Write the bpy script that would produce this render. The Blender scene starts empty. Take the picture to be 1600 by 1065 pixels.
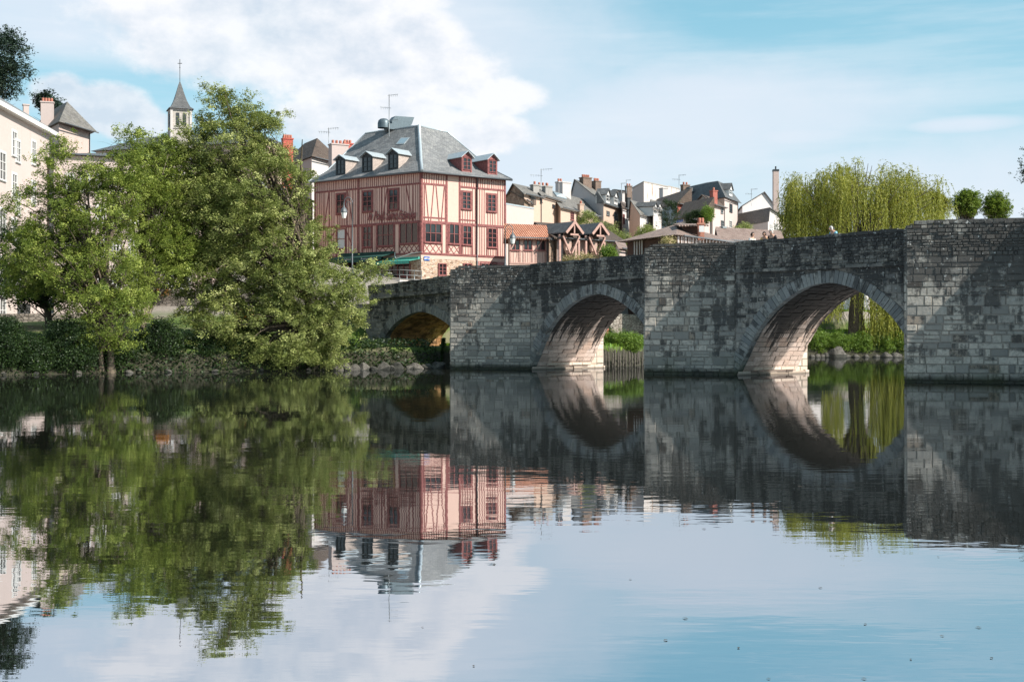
import bpy, math, random
import numpy as np
from mathutils import Vector, Matrix, noise as mnoise
random.seed(7); rng = np.random.default_rng(11)
R = math.radians
sc = bpy.context.scene
COL = sc.collection
FPX = 2000.0; HC = 2.0; HY = 525.0

# ------------------------------------------------------------------ camera
cam = bpy.data.cameras.new("camera"); camo = bpy.data.objects.new("camera", cam); COL.objects.link(camo)
camo.location = (0, 0, HC); camo.rotation_euler = (R(90), 0, 0)
cam.sensor_width = 36; cam.lens = FPX/1600*36; cam.shift_y = -7.5/1600
cam.clip_start = .1; cam.clip_end = 6000
sc.camera = camo

# ------------------------------------------------------------------ light
SUN_B, SUN_E = -25.0, 37.0            # bearing (from +X, counter-clockwise) and elevation
sd = Vector((math.cos(R(SUN_E))*math.cos(R(SUN_B)), math.cos(R(SUN_E))*math.sin(R(SUN_B)), math.sin(R(SUN_E))))
sun = bpy.data.lights.new("sun", 'SUN'); sun.energy = 5.0; sun.angle = R(.5); sun.color = (1, .93, .84)
suno = bpy.data.objects.new("sun", sun); COL.objects.link(suno); suno.rotation_euler = sd.to_track_quat('Z', 'Y').to_euler()
sc.view_settings.view_transform = 'Standard'; sc.view_settings.look = 'None'
sc.view_settings.exposure = 0.74; sc.view_settings.gamma = 1
sc.cycles.max_bounces = 6; sc.cycles.transparent_max_bounces = 4
sc.cycles.sample_clamp_indirect = 4
world = bpy.data.worlds.new("World"); sc.world = world; world.use_nodes = True

class NT:
    def __init__(s, tree): s.t = tree; s.n = tree.nodes; s.l = tree.links
    def new(s, k, **kw):
        n = s.n.new(k)
        for a, v in kw.items(): setattr(n, a, v)
        return n
    def put(s, sock, v):
        if isinstance(v, bpy.types.NodeSocket): s.l.new(v, sock)
        elif isinstance(v, (tuple, list)) and len(v) == 3 and sock.type == 'RGBA': sock.default_value = (*v, 1)
        else: sock.default_value = v
    def m(s, op, a, b=None, c=None, clamp=False):
        n = s.new('ShaderNodeMath', operation=op, use_clamp=clamp)
        s.put(n.inputs[0], a)
        if b is not None: s.put(n.inputs[1], b)
        if c is not None: s.put(n.inputs[2], c)
        return n.outputs[0]
    def mr(s, v, a, b, c=0., d=1., smooth=False):
        n = s.new('ShaderNodeMapRange', interpolation_type='SMOOTHSTEP' if smooth else 'LINEAR')
        for i, x in enumerate((v, a, b, c, d)): s.put(n.inputs[i], x)
        return n.outputs[0]
    def mix(s, f, a, b, mode='MIX'):
        n = s.new('ShaderNodeMix', data_type='RGBA', blend_type=mode)
        s.put(n.inputs[0], f); s.put(n.inputs[6], a); s.put(n.inputs[7], b)
        return n.outputs[2]
    def noise(s, vec, scale=1., detail=4., rough=.55, out=0, dist=0.):
        n = s.new('ShaderNodeTexNoise'); s.put(n.inputs['Vector'], vec)
        n.inputs['Scale'].default_value = scale; n.inputs['Detail'].default_value = detail
        n.inputs['Roughness'].default_value = rough; n.inputs['Distortion'].default_value = dist
        return n.outputs[out]
    def map(s, vec, scale=(1, 1, 1), loc=(0, 0, 0)):
        n = s.new('ShaderNodeMapping'); s.put(n.inputs[0], vec)
        n.inputs['Scale'].default_value = scale; n.inputs['Location'].default_value = loc
        return n.outputs[0]
    def sep(s, v):
        n = s.new('ShaderNodeSeparateXYZ'); s.put(n.inputs[0], v); return n.outputs
    def comb(s, x, y, z):
        n = s.new('ShaderNodeCombineXYZ')
        for i, v in enumerate((x, y, z)): s.put(n.inputs[i], v)
        return n.outputs[0]
    def ramp(s, f, stops):
        n = s.new('ShaderNodeValToRGB'); s.put(n.inputs[0], f); e = n.color_ramp.elements
        while len(e) < len(stops): e.new(.5)
        for el, (p, c) in zip(e, stops): el.position = p; el.color = (*c, 1)
        return n.outputs[0]
    def bump(s, h, strength=.5, dist=.02):
        n = s.new('ShaderNodeBump'); s.put(n.inputs['Height'], h)
        n.inputs['Strength'].default_value = strength; n.inputs['Distance'].default_value = dist
        return n.outputs[0]

# ------------------------------------------------------------------ sky with clouds (by direction)
W = NT(world.node_tree); W.n.clear()
sky = W.new('ShaderNodeTexSky', sky_type='NISHITA'); sky.sun_disc = False
sky.sun_elevation = R(SUN_E); sky.sun_rotation = R(90-SUN_B); sky.altitude = 200
sky.air_density = 1.0; sky.dust_density = 1.5; sky.ozone_density = 1.0
dirv = W.new('ShaderNodeTexCoord').outputs['Generated']
dx, dy, dz = W.sep(dirv)
az = W.m('ARCTAN2', dx, dy); el = W.m('ARCSINE', W.m('MAXIMUM', W.m('MINIMUM', dz, .999), -.999))
pv = W.comb(az, W.m('MULTIPLY', el, 1.5), .3)
nz = W.noise(pv, 8.5, 9, .6); nbig = W.noise(pv, 2.6, 3, .5); nlit = W.noise(W.map(pv, loc=(.010, .018, 0)), 8.5, 7, .6)
def blob(px, py, rx, ry):
    a0 = math.atan((px-800)/FPX); e0 = (HY-py)/FPX
    x = W.m('DIVIDE', W.m('SUBTRACT', az, a0), rx/FPX); y = W.m('DIVIDE', W.m('SUBTRACT', el, e0), ry/FPX)
    return W.m('SUBTRACT', 1., W.m('ADD', W.m('MULTIPLY', x, x), W.m('MULTIPLY', y, y)))
def cmask(blobs, amp, lo, hi, nse=None):
    m = None
    for b in blobs:
        v = blob(*b); m = v if m is None else W.m('MAXIMUM', m, v)
    m = W.m('MAXIMUM', m, -2.5)
    m = W.m('ADD', m, W.m('MULTIPLY', W.m('SUBTRACT', nz, .5), amp))
    return W.mr(m, lo, hi, smooth=True), m
hard, hm = cmask([(400, 60, 260, 95), (560, 100, 190, 85), (690, 130, 150, 62), (775, 150, 90, 40), (745, 212, 100, 38), (600, 190, 170, 60), (640, 70, 90, 30),
                  (150, 188, 85, 42), (95, 172, 50, 34), (200, 205, 60, 35), (430, 10, 240, 60)], 2.9, -.05, .55)
soft, sm_ = cmask([(150, 30, 300, 90), (100, 80, 140, 40), (1080, 148, 130, 34), (1235, 222, 120, 20), (1500, 216, 90, 14), (900, 250, 420, 70), (1080, 190, 380, 95), (1430, 330, 380, 110), (700, 90, 330, 130), (300, -60, 420, 60)], 1.5, -.75, 1.15)
wisp = W.mr(W.noise(W.map(pv, (1.5, 9, 1)), 3, 5, .6), .42, .72, 0, .35, True)
far = W.mr(W.noise(W.map(pv, (1, 1.6, 1), (3, 1, 0)), 2.2, 6, .6), .48, .66, 0, .8, True)
back = W.mr(W.m('ABSOLUTE', az), .55, .8, 0, 1, True); far = W.m('MULTIPLY', far, W.m('MAXIMUM', back, W.mr(el, .34, .5, 0, 1, True)))
SK = .085
tint = W.mix(1., sky.outputs[0], (.62, 1.02, 1.02), 'MULTIPLY')
tint = W.mix(W.mr(el, .0, .45, .8, .25), tint, W.mix(W.mr(el, .03, .24, 0, 1), (5.7, 6.6, 7.3), (3.0, 5.6, 6.6)))
white = (7.35, 7.3, 7.45); grey = (4.9, 5.45, 6.2)
lit = W.m('ADD', W.m('MULTIPLY', W.m('SUBTRACT', nz, nlit), 5.), W.mr(hm, 0., 1.6, .95, .42))
lit = W.m('ADD', lit, W.m('MULTIPLY', W.m('SUBTRACT', nbig, .5), 2.2), clamp=True)
ccol = W.mix(lit, grey, white)
c1 = W.mix(W.m('MULTIPLY', soft, .72), tint, W.mix(nbig, (5.6, 6.1, 7.0), (6.5, 6.5, 7.0)))
c1 = W.mix(W.m('MULTIPLY', wisp, .8), c1, (6.2, 6.6, 7.1))
c1 = W.mix(far, c1, (6.2, 6.4, 6.8))
c2 = W.mix(W.m('MULTIPLY', hard, .82), c1, ccol)
bg = W.new('ShaderNodeBackground'); W.put(bg.inputs[0], c2); bg.inputs[1].default_value = SK
wo = W.new('ShaderNodeOutputWorld'); W.l.new(bg.outputs[0], wo.inputs[0])
world.cycles.sampling_method = 'MANUAL'; world.cycles.sample_map_resolution = 512

# ------------------------------------------------------------------ object helpers
def props(o, label=None, cat=None, group=None, kind=None):
    if label: o['label'] = label
    if cat: o['category'] = cat
    if group: o['group'] = group
    if kind: o['kind'] = kind
    return o
def thing(name, label, cat, loc=(0, 0, 0), group=None, rz=0):
    o = bpy.data.objects.new(name, None); o.empty_display_size = .5; COL.objects.link(o)
    o.location = loc; o.rotation_euler = (0, 0, rz)
    return props(o, label, cat, group)
def root_of(o):
    while o.parent: o = o.parent
    return o
class MB:
    """collects polygons, builds one mesh with planar uv in metres and a random value per face"""
    def __init__(s): s.v = []; s.f = []; s.r = []; s.sm = []
    def poly(s, pts, r=None, smooth=False):
        i = len(s.v); s.v.extend([tuple(p) for p in pts]); s.f.append(tuple(range(i, i+len(pts))))
        s.r.append(random.random() if r is None else r); s.sm.append(smooth)
    def prism(s, base, z0, z1, r=None, cap=True):
        """vertical prism from ccw xy polygon; z1 a number or a list"""
        r = random.random() if r is None else r; n = len(base)
        zt = z1 if isinstance(z1, (list, tuple)) else [z1]*n
        for i in range(n):
            a, b = base[i], base[(i+1) % n]; j = (i+1) % n
            s.poly([(a[0], a[1], z0), (b[0], b[1], z0), (b[0], b[1], zt[j]), (a[0], a[1], zt[i])], r)
        if cap:
            s.poly([(p[0], p[1], zt[i]) for i, p in enumerate(base)], r)
            s.poly([(p[0], p[1], z0) for p in reversed(base)], r)
    def obox(s, c, ax, ay, az_, r=None):
        """box from centre and three half-axis vectors"""
        c, ax, ay, az_ = map(Vector, (c, ax, ay, az_)); r = random.random() if r is None else r
        P = lambda i, j, k: c+ax*i+ay*j+az_*k
        for q in (((-1,-1,-1),(-1,1,-1),(1,1,-1),(1,-1,-1)), ((-1,-1,1),(1,-1,1),(1,1,1),(-1,1,1)), ((-1,-1,-1),(1,-1,-1),(1,-1,1),(-1,-1,1)),
                  ((1,1,-1),(-1,1,-1),(-1,1,1),(1,1,1)), ((1,-1,-1),(1,1,-1),(1,1,1),(1,-1,1)), ((-1,1,-1),(-1,-1,-1),(-1,-1,1),(-1,1,1))):
            s.poly([P(*k) for k in q], r)
    def box(s, x0, x1, y0, y1, z0, z1, r=None):
        s.obox(((x0+x1)/2, (y0+y1)/2, (z0+z1)/2), ((x1-x0)/2, 0, 0), (0, (y1-y0)/2, 0), (0, 0, (z1-z0)/2), r)
    def tube(s, pts, rad, n=7, cap=True):
        pts = [Vector(p) for p in pts]; rad = rad if isinstance(rad, (list, tuple)) else [rad]*len(pts)
        rings = []; up = Vector((.13, .31, .94)); r = random.random()
        for i, p in enumerate(pts):
            d = (pts[min(i+1, len(pts)-1)]-pts[max(i-1, 0)])
            d = d.normalized() if d.length > 1e-9 else Vector((0, 0, 1))
            a = d.cross(up if abs(d.dot(up)) < .95 else Vector((1, 0, 0))).normalized(); b = d.cross(a)
            rings.append([p+(a*math.cos(2*math.pi*k/n)+b*math.sin(2*math.pi*k/n))*rad[i] for k in range(n)])
        i0 = len(s.v)
        for rg in rings: s.v.extend([tuple(p) for p in rg])
        for i in range(len(rings)-1):
            for k in range(n):
                k2 = (k+1) % n
                s.f.append((i0+i*n+k, i0+i*n+k2, i0+(i+1)*n+k2, i0+(i+1)*n+k)); s.r.append(r); s.sm.append(True)
        if cap:
            s.f.append(tuple(i0+k for k in range(n))); s.r.append(r); s.sm.append(False)
            s.f.append(tuple(i0+(len(rings)-1)*n+k for k in reversed(range(n)))); s.r.append(r); s.sm.append(False)
    def lathe(s, c, prof, n=12, smooth=True):
        i0 = len(s.v); r = random.random()
        for (rr, z) in prof:
            for k in range(n): s.v.append((c[0]+rr*math.cos(2*math.pi*k/n), c[1]+rr*math.sin(2*math.pi*k/n), c[2]+z))
        for i in range(len(prof)-1):
            for k in range(n):
                k2 = (k+1) % n; s.f.append((i0+i*n+k, i0+i*n+k2, i0+(i+1)*n+k2, i0+(i+1)*n+k)); s.r.append(r); s.sm.append(smooth)
    def build(s, name, mat, parent=None, raw=False, kind=None, label=None):
        v = np.array(s.v, dtype=float).reshape(-1, 3)
        if parent is not None and not raw:
            v = v-np.array(root_of(parent).location)
        me = bpy.data.meshes.new(name)
        me.from_pydata([tuple(p) for p in v], [], s.f)
        me.materials.append(mat)
        me.polygons.foreach_set('use_smooth', s.sm)
        a = me.attributes.new('rnd', 'FLOAT', 'FACE'); a.data.foreach_set('value', np.array(s.r, dtype=np.float32))
        uv = me.uv_layers.new(name='UVMap'); nl = len(me.loops)
        nor = np.empty(len(me.polygons)*3, dtype=np.float32); me.polygons.foreach_get('normal', nor); nor = nor.reshape(-1, 3)
        lt = np.empty(len(me.polygons), dtype=np.int32); me.polygons.foreach_get('loop_total', lt)
        li = np.empty(nl, dtype=np.int32); me.loops.foreach_get('vertex_index', li)
        nn = np.repeat(nor, lt, axis=0); P = v[li]
        al = np.stack([-nn[:, 1], nn[:, 0], np.zeros(nl)], 1); ln = np.linalg.norm(al, axis=1)
        flat = ln < .05; al[flat] = (1, 0, 0); ln[flat] = 1; al /= ln[:, None]
        upv = np.cross(nn, al); upv[flat] = (0, 1, 0)
        uv.data.foreach_set('uv', np.stack([(P*al).sum(1), (P*upv).sum(1)], 1).astype(np.float32).ravel())
        me.update()
        o = bpy.data.objects.new(name, me); COL.objects.link(o)
        if parent is not None: o.parent = parent
        return props(o, label, None, None, kind)
    def thing(s, name, mat, label, cat, group=None, loc=None):
        if loc is None: loc = tuple(np.array(s.v).mean(0)[:2])+(float(np.array(s.v)[:, 2].min()),)
        s.v = [(p[0]-loc[0], p[1]-loc[1], p[2]-loc[2]) for p in s.v]
        o = s.build(name, mat); o.location = loc
        return props(o, label, cat, group)

def W3(px, py, D): return Vector(((px-800)/FPX*D, D, HC-(py-HY)/FPX*D))
class Face:
    """a vertical wall plane from p0 to p1 (left to right as seen from the river)"""
    def __init__(s, p0, p1):
        s.p0 = Vector((p0[0], p0[1], 0)); d = Vector((p1[0], p1[1], 0))-s.p0; s.L = d.length; s.u = d/s.L
        s.n = Vector((s.u.y, -s.u.x, 0)); s.p1 = s.p0+d
    def at(s, px, py, off=0.):
        rx = (px-800)/FPX; q = s.p0+s.n*off
        # q.x+a*u.x = rx*(q.y+a*u.y)
        a = (rx*q.y-q.x)/(s.u.x-rx*s.u.y); D = q.y+a*s.u.y
        return a, HC-(py-HY)/FPX*D
    def P(s, a, z, off=0.): return s.p0+s.u*a+s.n*off+Vector((0, 0, z))
    def panel(s, mb, a0, a1, z0, z1, o0, o1, r=None):
        mb.obox(s.P((a0+a1)/2, (z0+z1)/2, (o0+o1)/2), s.u*(a1-a0)/2, s.n*(o1-o0)/2, Vector((0, 0, (z1-z0)/2)), r)
    def beam(s, mb, q0, q1, w, o0, o1, r=None):
        a = Vector((q1[0]-q0[0], q1[1]-q0[1])); L = a.length
        if L < 1e-4: return
        a /= L
        d = s.u*a.x+Vector((0, 0, a.y)); e = s.u*(-a.y)+Vector((0, 0, a.x))
        mb.obox(s.P((q0[0]+q1[0])/2, (q0[1]+q1[1])/2, (o0+o1)/2), d*L/2, s.n*(o1-o0)/2, e*w/2, r)

# ------------------------------------------------------------------ materials
def mat(name, fn, **kw):
    m = bpy.data.materials.new(name); m.use_nodes = True; t = NT(m.node_tree); t.n.clear()
    out = t.new('ShaderNodeOutputMaterial'); b = t.new('ShaderNodeBsdfPrincipled')
    t.l.new(b.outputs[0], out.inputs[0]); b.inputs['Roughness'].default_value = kw.get('rough', .85)
    b.inputs['Metallic'].default_value = kw.get('metal', 0.)
    b.inputs['Specular IOR Level'].default_value = kw.get('spec', .3)
    c = fn(t, b, out)
    if c is not None: t.put(b.inputs['Base Color'], c)
    return m
def OC(t): return t.new('ShaderNodeTexCoord').outputs['Object']
def UV(t): return t.new('ShaderNodeTexCoord').outputs['UV']
def RND(t): return t.new('ShaderNodeAttribute', attribute_name='rnd').outputs['Fac']
def plain(name, c, rough=.6, metal=0., var=.12, spec=.3):
    def fn(t, b, out):
        n = t.noise(OC(t), 6, 4)
        return t.mix(t.mr(n, .3, .7), tuple(x*(1-var) for x in c), tuple(min(1, x*(1+var)) for x in c))
    return mat(name, fn, rough=rough, metal=metal, spec=spec)
def plaster(name, c, stain=(.25, .2, .16), amt=.35, streak=1.):
    def fn(t, b, out):
        o = OC(t); big = t.noise(o, .35, 5, .6); fine = t.noise(o, 5, 5, .6)
        st = t.noise(t.map(o, (2.2, 2.2, .22)), 1, 5, .65)
        col = t.mix(t.mr(fine, .3, .7, 0, .5), c, tuple(x*.86 for x in c))
        col = t.mix(t.mr(big, .5, .75, 0, amt*.6, True), col, tuple(a*.5+b2*.5 for a, b2 in zip(c, stain)))
        col = t.mix(t.mr(st, .56, .78, 0, amt*streak, True), col, stain)
        t.put(b.inputs['Normal'], t.bump(fine, .3, .01)); return col
    return mat(name, fn, rough=.9, spec=.15)
def stone_mat(name, dark=(.045, .045, .046), cols=((.11, .115, .12), (.2, .2, .2), (.31, .295, .27), (.16, .13, .1)), topz=5.6, soot=1., warm=0.):
    def fn(t, b, out):
        o = OC(t); x, y, z = t.sep(o); r = RND(t)
        cs = [(a*1.22, b_*1.12, c_*1.01) for a, b_, c_ in cols]
        base = t.ramp(r, [(0, tuple(q*.7 for q in cs[0])), (.33, cs[1]), (.72, cs[2]), (.9, cs[1]), (1, cs[3])])
        f1 = t.noise(o, 9, 6, .7); f2 = t.noise(o, 2.2, 5, .65)
        base = t.mix(t.mr(f1, .3, .72, .75, 0), base, tuple(c*.5 for c in cols[1]))
        base = t.mix(t.mr(f2, .35, .7, 0, .35), base, (.25, .24, .21))
        # soot and lichen: thick near the parapet, running down in streaks
        st = t.noise(t.map(o, (1.3, 1.3, .16)), 1.2, 6, .68)
        pat = t.noise(o, .55, 5, .62); speck = t.noise(o, 3.2, 6, .75)
        hgt = t.mr(z, topz-3.4, topz+.3, -.03, .33)
        k_ = lambda v, a: t.m('MULTIPLY', t.m('SUBTRACT', v, .5), a)
        sm = t.m('ADD', t.m('ADD', k_(st, 1.25), k_(pat, 1.15)), t.m('ADD', hgt, t.m('ADD', k_(speck, 1.0), k_(r, .34))))
        smk = t.mr(sm, -.01, .23, 0, .92*soot, True)
        base = t.mix(smk, base, t.mix(t.mr(f1, .4, .7), dark, tuple(c*.45 for c in dark)))
        li = t.noise(o, 4.6, 3, .6); lm = t.mr(li, .635, .68, 0, .8, True)
        lm = t.m('MULTIPLY', lm, t.mr(z, topz-3., topz, .1, 1.))
        base = t.mix(lm, base, (.44, .44, .42))
        wet = t.mr(t.m('ADD', z, t.m('MULTIPLY', f2, .35)), .28, .62, .88, 0, True)
        base = t.mix(wet, base, (.018, .019, .014))
        alg = t.mr(t.m('ADD', z, t.m('MULTIPLY', f2, 1.6)), 1.2, 2.2, .35, 0, True)
        base = t.mix(t.m('MULTIPLY', alg, t.mr(pat, .4, .6)), base, (.075, .08, .035))
        t.put(b.inputs['Normal'], t.bump(t.m('ADD', f1, t.m('MULTIPLY', speck, .6)), .7, .03))
        return base
    return mat(name, fn, rough=.93, spec=.12)
def tiles(name, c1, c2, cm, w=.22, h=.16, rib=0., moss=None, rough=.65, spec=.3):
    def fn(t, b, out):
        uv = UV(t); br = t.new('ShaderNodeTexBrick'); t.put(br.inputs['Vector'], uv)
        br.inputs['Scale'].default_value = 1; br.inputs['Brick Width'].default_value = w; br.inputs['Row Height'].default_value = h
        br.inputs['Mortar Size'].default_value = .012; br.inputs['Mortar Smooth'].default_value = .3; br.inputs['Bias'].default_value = 0
        if rib: br.offset = 0.
        t.put(br.inputs['Color1'], c1); t.put(br.inputs['Color2'], c2); t.put(br.inputs['Mortar'], cm)
        o = OC(t); n = t.noise(o, .9, 6, .65); n2 = t.noise(o, 7, 4, .6)
        col = t.mix(t.mr(n, .35, .7, 0, .6), br.outputs[0], tuple(x*.55 for x in c1))
        col = t.mix(t.mr(n2, .5, .8, 0, .5), col, c2)
        if moss: col = t.mix(t.mr(t.noise(o, 1.7, 5, .7), .52, .7, 0, .7, True), col, moss)
        hgt = br.outputs['Fac']; hh = t.m('SUBTRACT', 1., hgt)
        if rib:
            u = t.sep(uv)[0]; wv = t.m('SINE', t.m('MULTIPLY', u, 2*math.pi/w)); hh = t.m('ADD', wv, t.m('MULTIPLY', hh, .4))
            col = t.mix(t.mr(wv, -1., .1, .75, 0), col, tuple(x*.3 for x in c1))
            t.put(b.inputs['Normal'], t.bump(hh, 1., rib))
        else: t.put(b.inputs['Normal'], t.bump(hh, .5, .015))
        return col
    return mat(name, fn, rough=rough, spec=spec)
def rubble(name, cols, mortar, scale=3.2, bmp=.05):
    def fn(t, b, out):
        uv = UV(t); x, y, _ = t.sep(uv); v = t.comb(x, t.m('MULTIPLY', y, 1.45), 0.)
        v = t.new('ShaderNodeVectorMath', operation='ADD'); 
        t.put(v.inputs[0], t.comb(x, t.m('MULTIPLY', y, 1.5), 0.))
        nn = t.new('ShaderNodeVectorMath', operation='SCALE'); t.put(nn.inputs[0], t.noise(uv, 2.5, 3, .5, out=1)); nn.inputs['Scale'].default_value = .18
        t.put(v.inputs[1], nn.outputs[0])
        vo = t.new('ShaderNodeTexVoronoi'); t.put(vo.inputs['Vector'], v.outputs[0]); vo.inputs['Scale'].default_value = scale
        ve = t.new('ShaderNodeTexVoronoi', feature='DISTANCE_TO_EDGE'); t.put(ve.inputs['Vector'], v.outputs[0]); ve.inputs['Scale'].default_value = scale
        cr = t.sep(vo.outputs['Color'])[0]
        col = t.ramp(cr, [(i/(len(cols)-1), c) for i, c in enumerate(cols)])
        col = t.mix(t.mr(t.noise(uv, 9, 5, .65), .35, .7, 0, .5), col, tuple(c*.4 for c in cols[0]))
        e = t.mr(ve.outputs['Distance'], .03, .1, 1, 0, True)
        t.put(b.inputs['Normal'], t.bump(t.m('SUBTRACT', 1., e), .8, bmp))
        return t.mix(e, col, mortar)
    return mat(name, fn, rough=.92, spec=.15)
def leafmat(name, stops, trans=.35, tcol=(.22, .32, .03)):
    m = bpy.data.materials.new(name); m.use_nodes = True; t = NT(m.node_tree); t.n.clear()
    out = t.new('ShaderNodeOutputMaterial'); d = t.new('ShaderNodeBsdfPrincipled'); tr = t.new('ShaderNodeBsdfTranslucent')
    d.inputs['Roughness'].default_value = .55; d.inputs['Specular IOR Level'].default_value = .35
    big = t.noise(OC(t), .5, 3, .5)
    f = t.m('ADD', t.m('MULTIPLY', RND(t), .75), t.m('MULTIPLY', t.m('SUBTRACT', big, .35), .8), clamp=True)
    c = t.ramp(f, stops); t.put(d.inputs['Base Color'], c); t.put(tr.inputs[0], t.mix(.5, c, tcol))
    mx = t.new('ShaderNodeMixShader'); mx.inputs[0].default_value = trans
    t.l.new(d.outputs[0], mx.inputs[1]); t.l.new(tr.outputs[0], mx.inputs[2]); t.l.new(mx.outputs[0], out.inputs[0])
    return m

M = {}
M['stone'] = stone_mat('bridge_stone', cols=((.16, .165, .17), (.27, .265, .26), (.4, .385, .36), (.24, .19, .15)))
M['stone_light'] = stone_mat('pier_stone', cols=((.19, .19, .19), (.33, .325, .31), (.5, .475, .44), (.26, .2, .15)), soot=.92)
M['mortar'] = stone_mat('bridge_mortar', cols=((.24, .23, .22),)*4, soot=.8)
M['ringstone'] = stone_mat('ring_stone', cols=((.17, .185, .2), (.23, .245, .26), (.3, .305, .3), (.2, .2, .2)), topz=8.2, soot=.85)
M['parapet'] = stone_mat('parapet_stone', cols=((.13, .13, .13), (.2, .195, .19), (.34, .325, .3), (.2, .17, .14)), topz=7.2, soot=.97)
def f_vault(t, b, out):
    o = OC(t); x, y, z = t.sep(o); r = RND(t)
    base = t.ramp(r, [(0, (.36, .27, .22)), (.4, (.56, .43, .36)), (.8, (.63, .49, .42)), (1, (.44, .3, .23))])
    f1 = t.noise(o, 8, 6, .7); base = t.mix(t.mr(f1, .35, .7, .5, 0), base, (.14, .12, .1))
    # black runs that follow the barrel downwards, at fixed places along its depth
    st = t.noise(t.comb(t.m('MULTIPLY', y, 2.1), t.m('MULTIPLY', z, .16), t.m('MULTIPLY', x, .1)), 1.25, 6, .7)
    up = t.mr(z, .3, 3.7, -.15, .26)  # blacker towards the crown: the vault's shade painted into the colour
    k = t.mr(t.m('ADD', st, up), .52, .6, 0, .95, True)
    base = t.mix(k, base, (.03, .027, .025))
    wet = t.mr(z, .05, .22, .8, 0, True)
    t.put(b.inputs['Normal'], t.bump(f1, .6, .03))
    return t.mix(wet, base, (.05, .045, .04))
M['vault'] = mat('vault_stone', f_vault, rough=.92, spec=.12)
def f_vault1(t, b, out):  # orange stone colour carries the warm light bounced into the left arch
    o = OC(t); f1 = t.noise(o, 1.2, 6, .7); f2 = t.noise(o, 7, 5, .7)
    base = t.ramp(RND(t), [(0, (.42, .22, .1)), (.5, (.56, .3, .13)), (1, (.68, .4, .19))])
    base = t.mix(t.mr(f1, .4, .62, 0, .8, True), base, (.06, .04, .03)); t.put(b.inputs['Normal'], t.bump(f2, .6, .03))
    return t.mix(t.mr(f2, .4, .7, 0, .4), base, (.1, .07, .05))
M['vault_bounce'] = mat('bounce_tinted_vault_stone', f_vault1, rough=.92, spec=.12)
M['slate'] = tiles('slate_roof', (.15, .152, .158), (.25, .25, .25), (.07, .07, .07), .3, .2, rough=.6, spec=.25, moss=(.27, .265, .25))
M['slate_dark'] = tiles('dark_slate', (.085, .088, .092), (.145, .147, .15), (.025, .027, .03), .3, .2, rough=.55, moss=(.1, .1, .09))
M['roof_grey'] = tiles('grey_brown_tiles', (.13, .12, .11), (.22, .205, .19), (.04, .04, .035), .28, .24, moss=(.13, .12, .09))
M['roof_brown'] = tiles('brown_tiles', (.13, .09, .07), (.2, .15, .12), (.05, .035, .03), .24, .3, rib=.05, moss=(.12, .1, .08))
M['roof_pink'] = tiles('old_canal_tiles', (.36, .25, .21), (.5, .38, .33), (.12, .08, .07), .24, .38, rib=.06, moss=(.16, .12, .1))
M['roof_orange'] = tiles('orange_canal_tiles', (.5, .2, .12), (.6, .3, .2), (.2, .08, .05), .22, .36, rib=.05)
M['timber'] = plain('dark_red_timber', (.215, .078, .075), .75, var=.4)
M['timber_brown'] = plain('brown_timber', (.07, .035, .025), .7, var=.3)
M['plaster_pink'] = plaster('pink_plaster', (.62, .425, .36), (.42, .27, .22), .3)
M['plaster_beige'] = plaster('beige_plaster', (.49, .36, .29), amt=.4)
M['plaster_pale'] = plaster('pale_pink_plaster', (.49, .405, .38), (.32, .27, .24), .35)
M['plaster_white'] = plaster('white_plaster', (.53, .49, .475), (.4, .36, .34), .3)
M['plaster_grey'] = plaster('grey_plaster', (.5, .47, .465), (.2, .18, .18), .4)
M['plaster_stain'] = plaster('stained_white_plaster', (.56, .5, .47), (.24, .15, .1), 1.6, 1.5)
M['rubble'] = rubble('ochre_rubble_stone', [(.36, .25, .18), (.6, .43, .31), (.24, .15, .1), (.66, .52, .41), (.45, .3, .2)], (.62, .49, .41))
M['rubble_dark'] = rubble('brown_rubble_stone', [(.27, .18, .13), (.4, .28, .2), (.18, .12, .09), (.45, .34, .26)], (.28, .22, .17))
M['rubble_grey'] = rubble('grey_rubble_stone', [(.2, .18, .16), (.38, .35, .31), (.28, .24, .21), (.45, .41, .37)], (.14, .12, .1), 3.6, .08)
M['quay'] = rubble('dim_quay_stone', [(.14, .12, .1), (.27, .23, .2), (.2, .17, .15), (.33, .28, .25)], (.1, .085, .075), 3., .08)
M['glass'] = mat('window_glass', lambda t, b, o: (.02, .022, .026), rough=.08, spec=.7)
M['shutter_white'] = plain('pale_blue_shutter', (.5, .56, .58), .6, var=.05)
M['shutter_teal'] = plain('teal_blind', (.12, .25, .28), .5)
M['timber_pink'] = plain('faded_pink_woodwork', (.4, .2, .19), .6, var=.2)
M['cheek_pale'] = tiles('pale_tiled_cheek', (.4, .335, .3), (.5, .42, .38), (.2, .17, .15), .25, .14)
M['glass_sky'] = mat('skylight_glass', lambda t, b, o: (.25, .33, .38), rough=.05, spec=.8)
M['duct'] = plain('aged_duct_metal', (.1, .13, .15), .45, .4)
M['plaster_shade_blue'] = plaster('shade_tinted_render', (.24, .3, .34), (.5, .5, .5), .6)  # bluish shade of the flank mixed into the render colour
M['plaster_gable'] = plaster('weathered_gable_render', (.42, .38, .35), (.1, .09, .09), .9)
M['plaster_gable_pale'] = plaster('pale_lavender_render', (.58, .54, .54), (.4, .37, .36), .3)
M['plaster_pinkish'] = plaster('dusty_pink_render', (.48, .38, .345), (.3, .22, .2), .35)
M['brick_pink'] = tiles('pink_brick_wall', (.42, .25, .19), (.52, .36, .3), (.5, .44, .4), .24, .09)
M['brick_bright'] = tiles('bright_red_brick', (.5, .07, .05), (.56, .12, .08), (.4, .18, .14), .22, .075)
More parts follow.
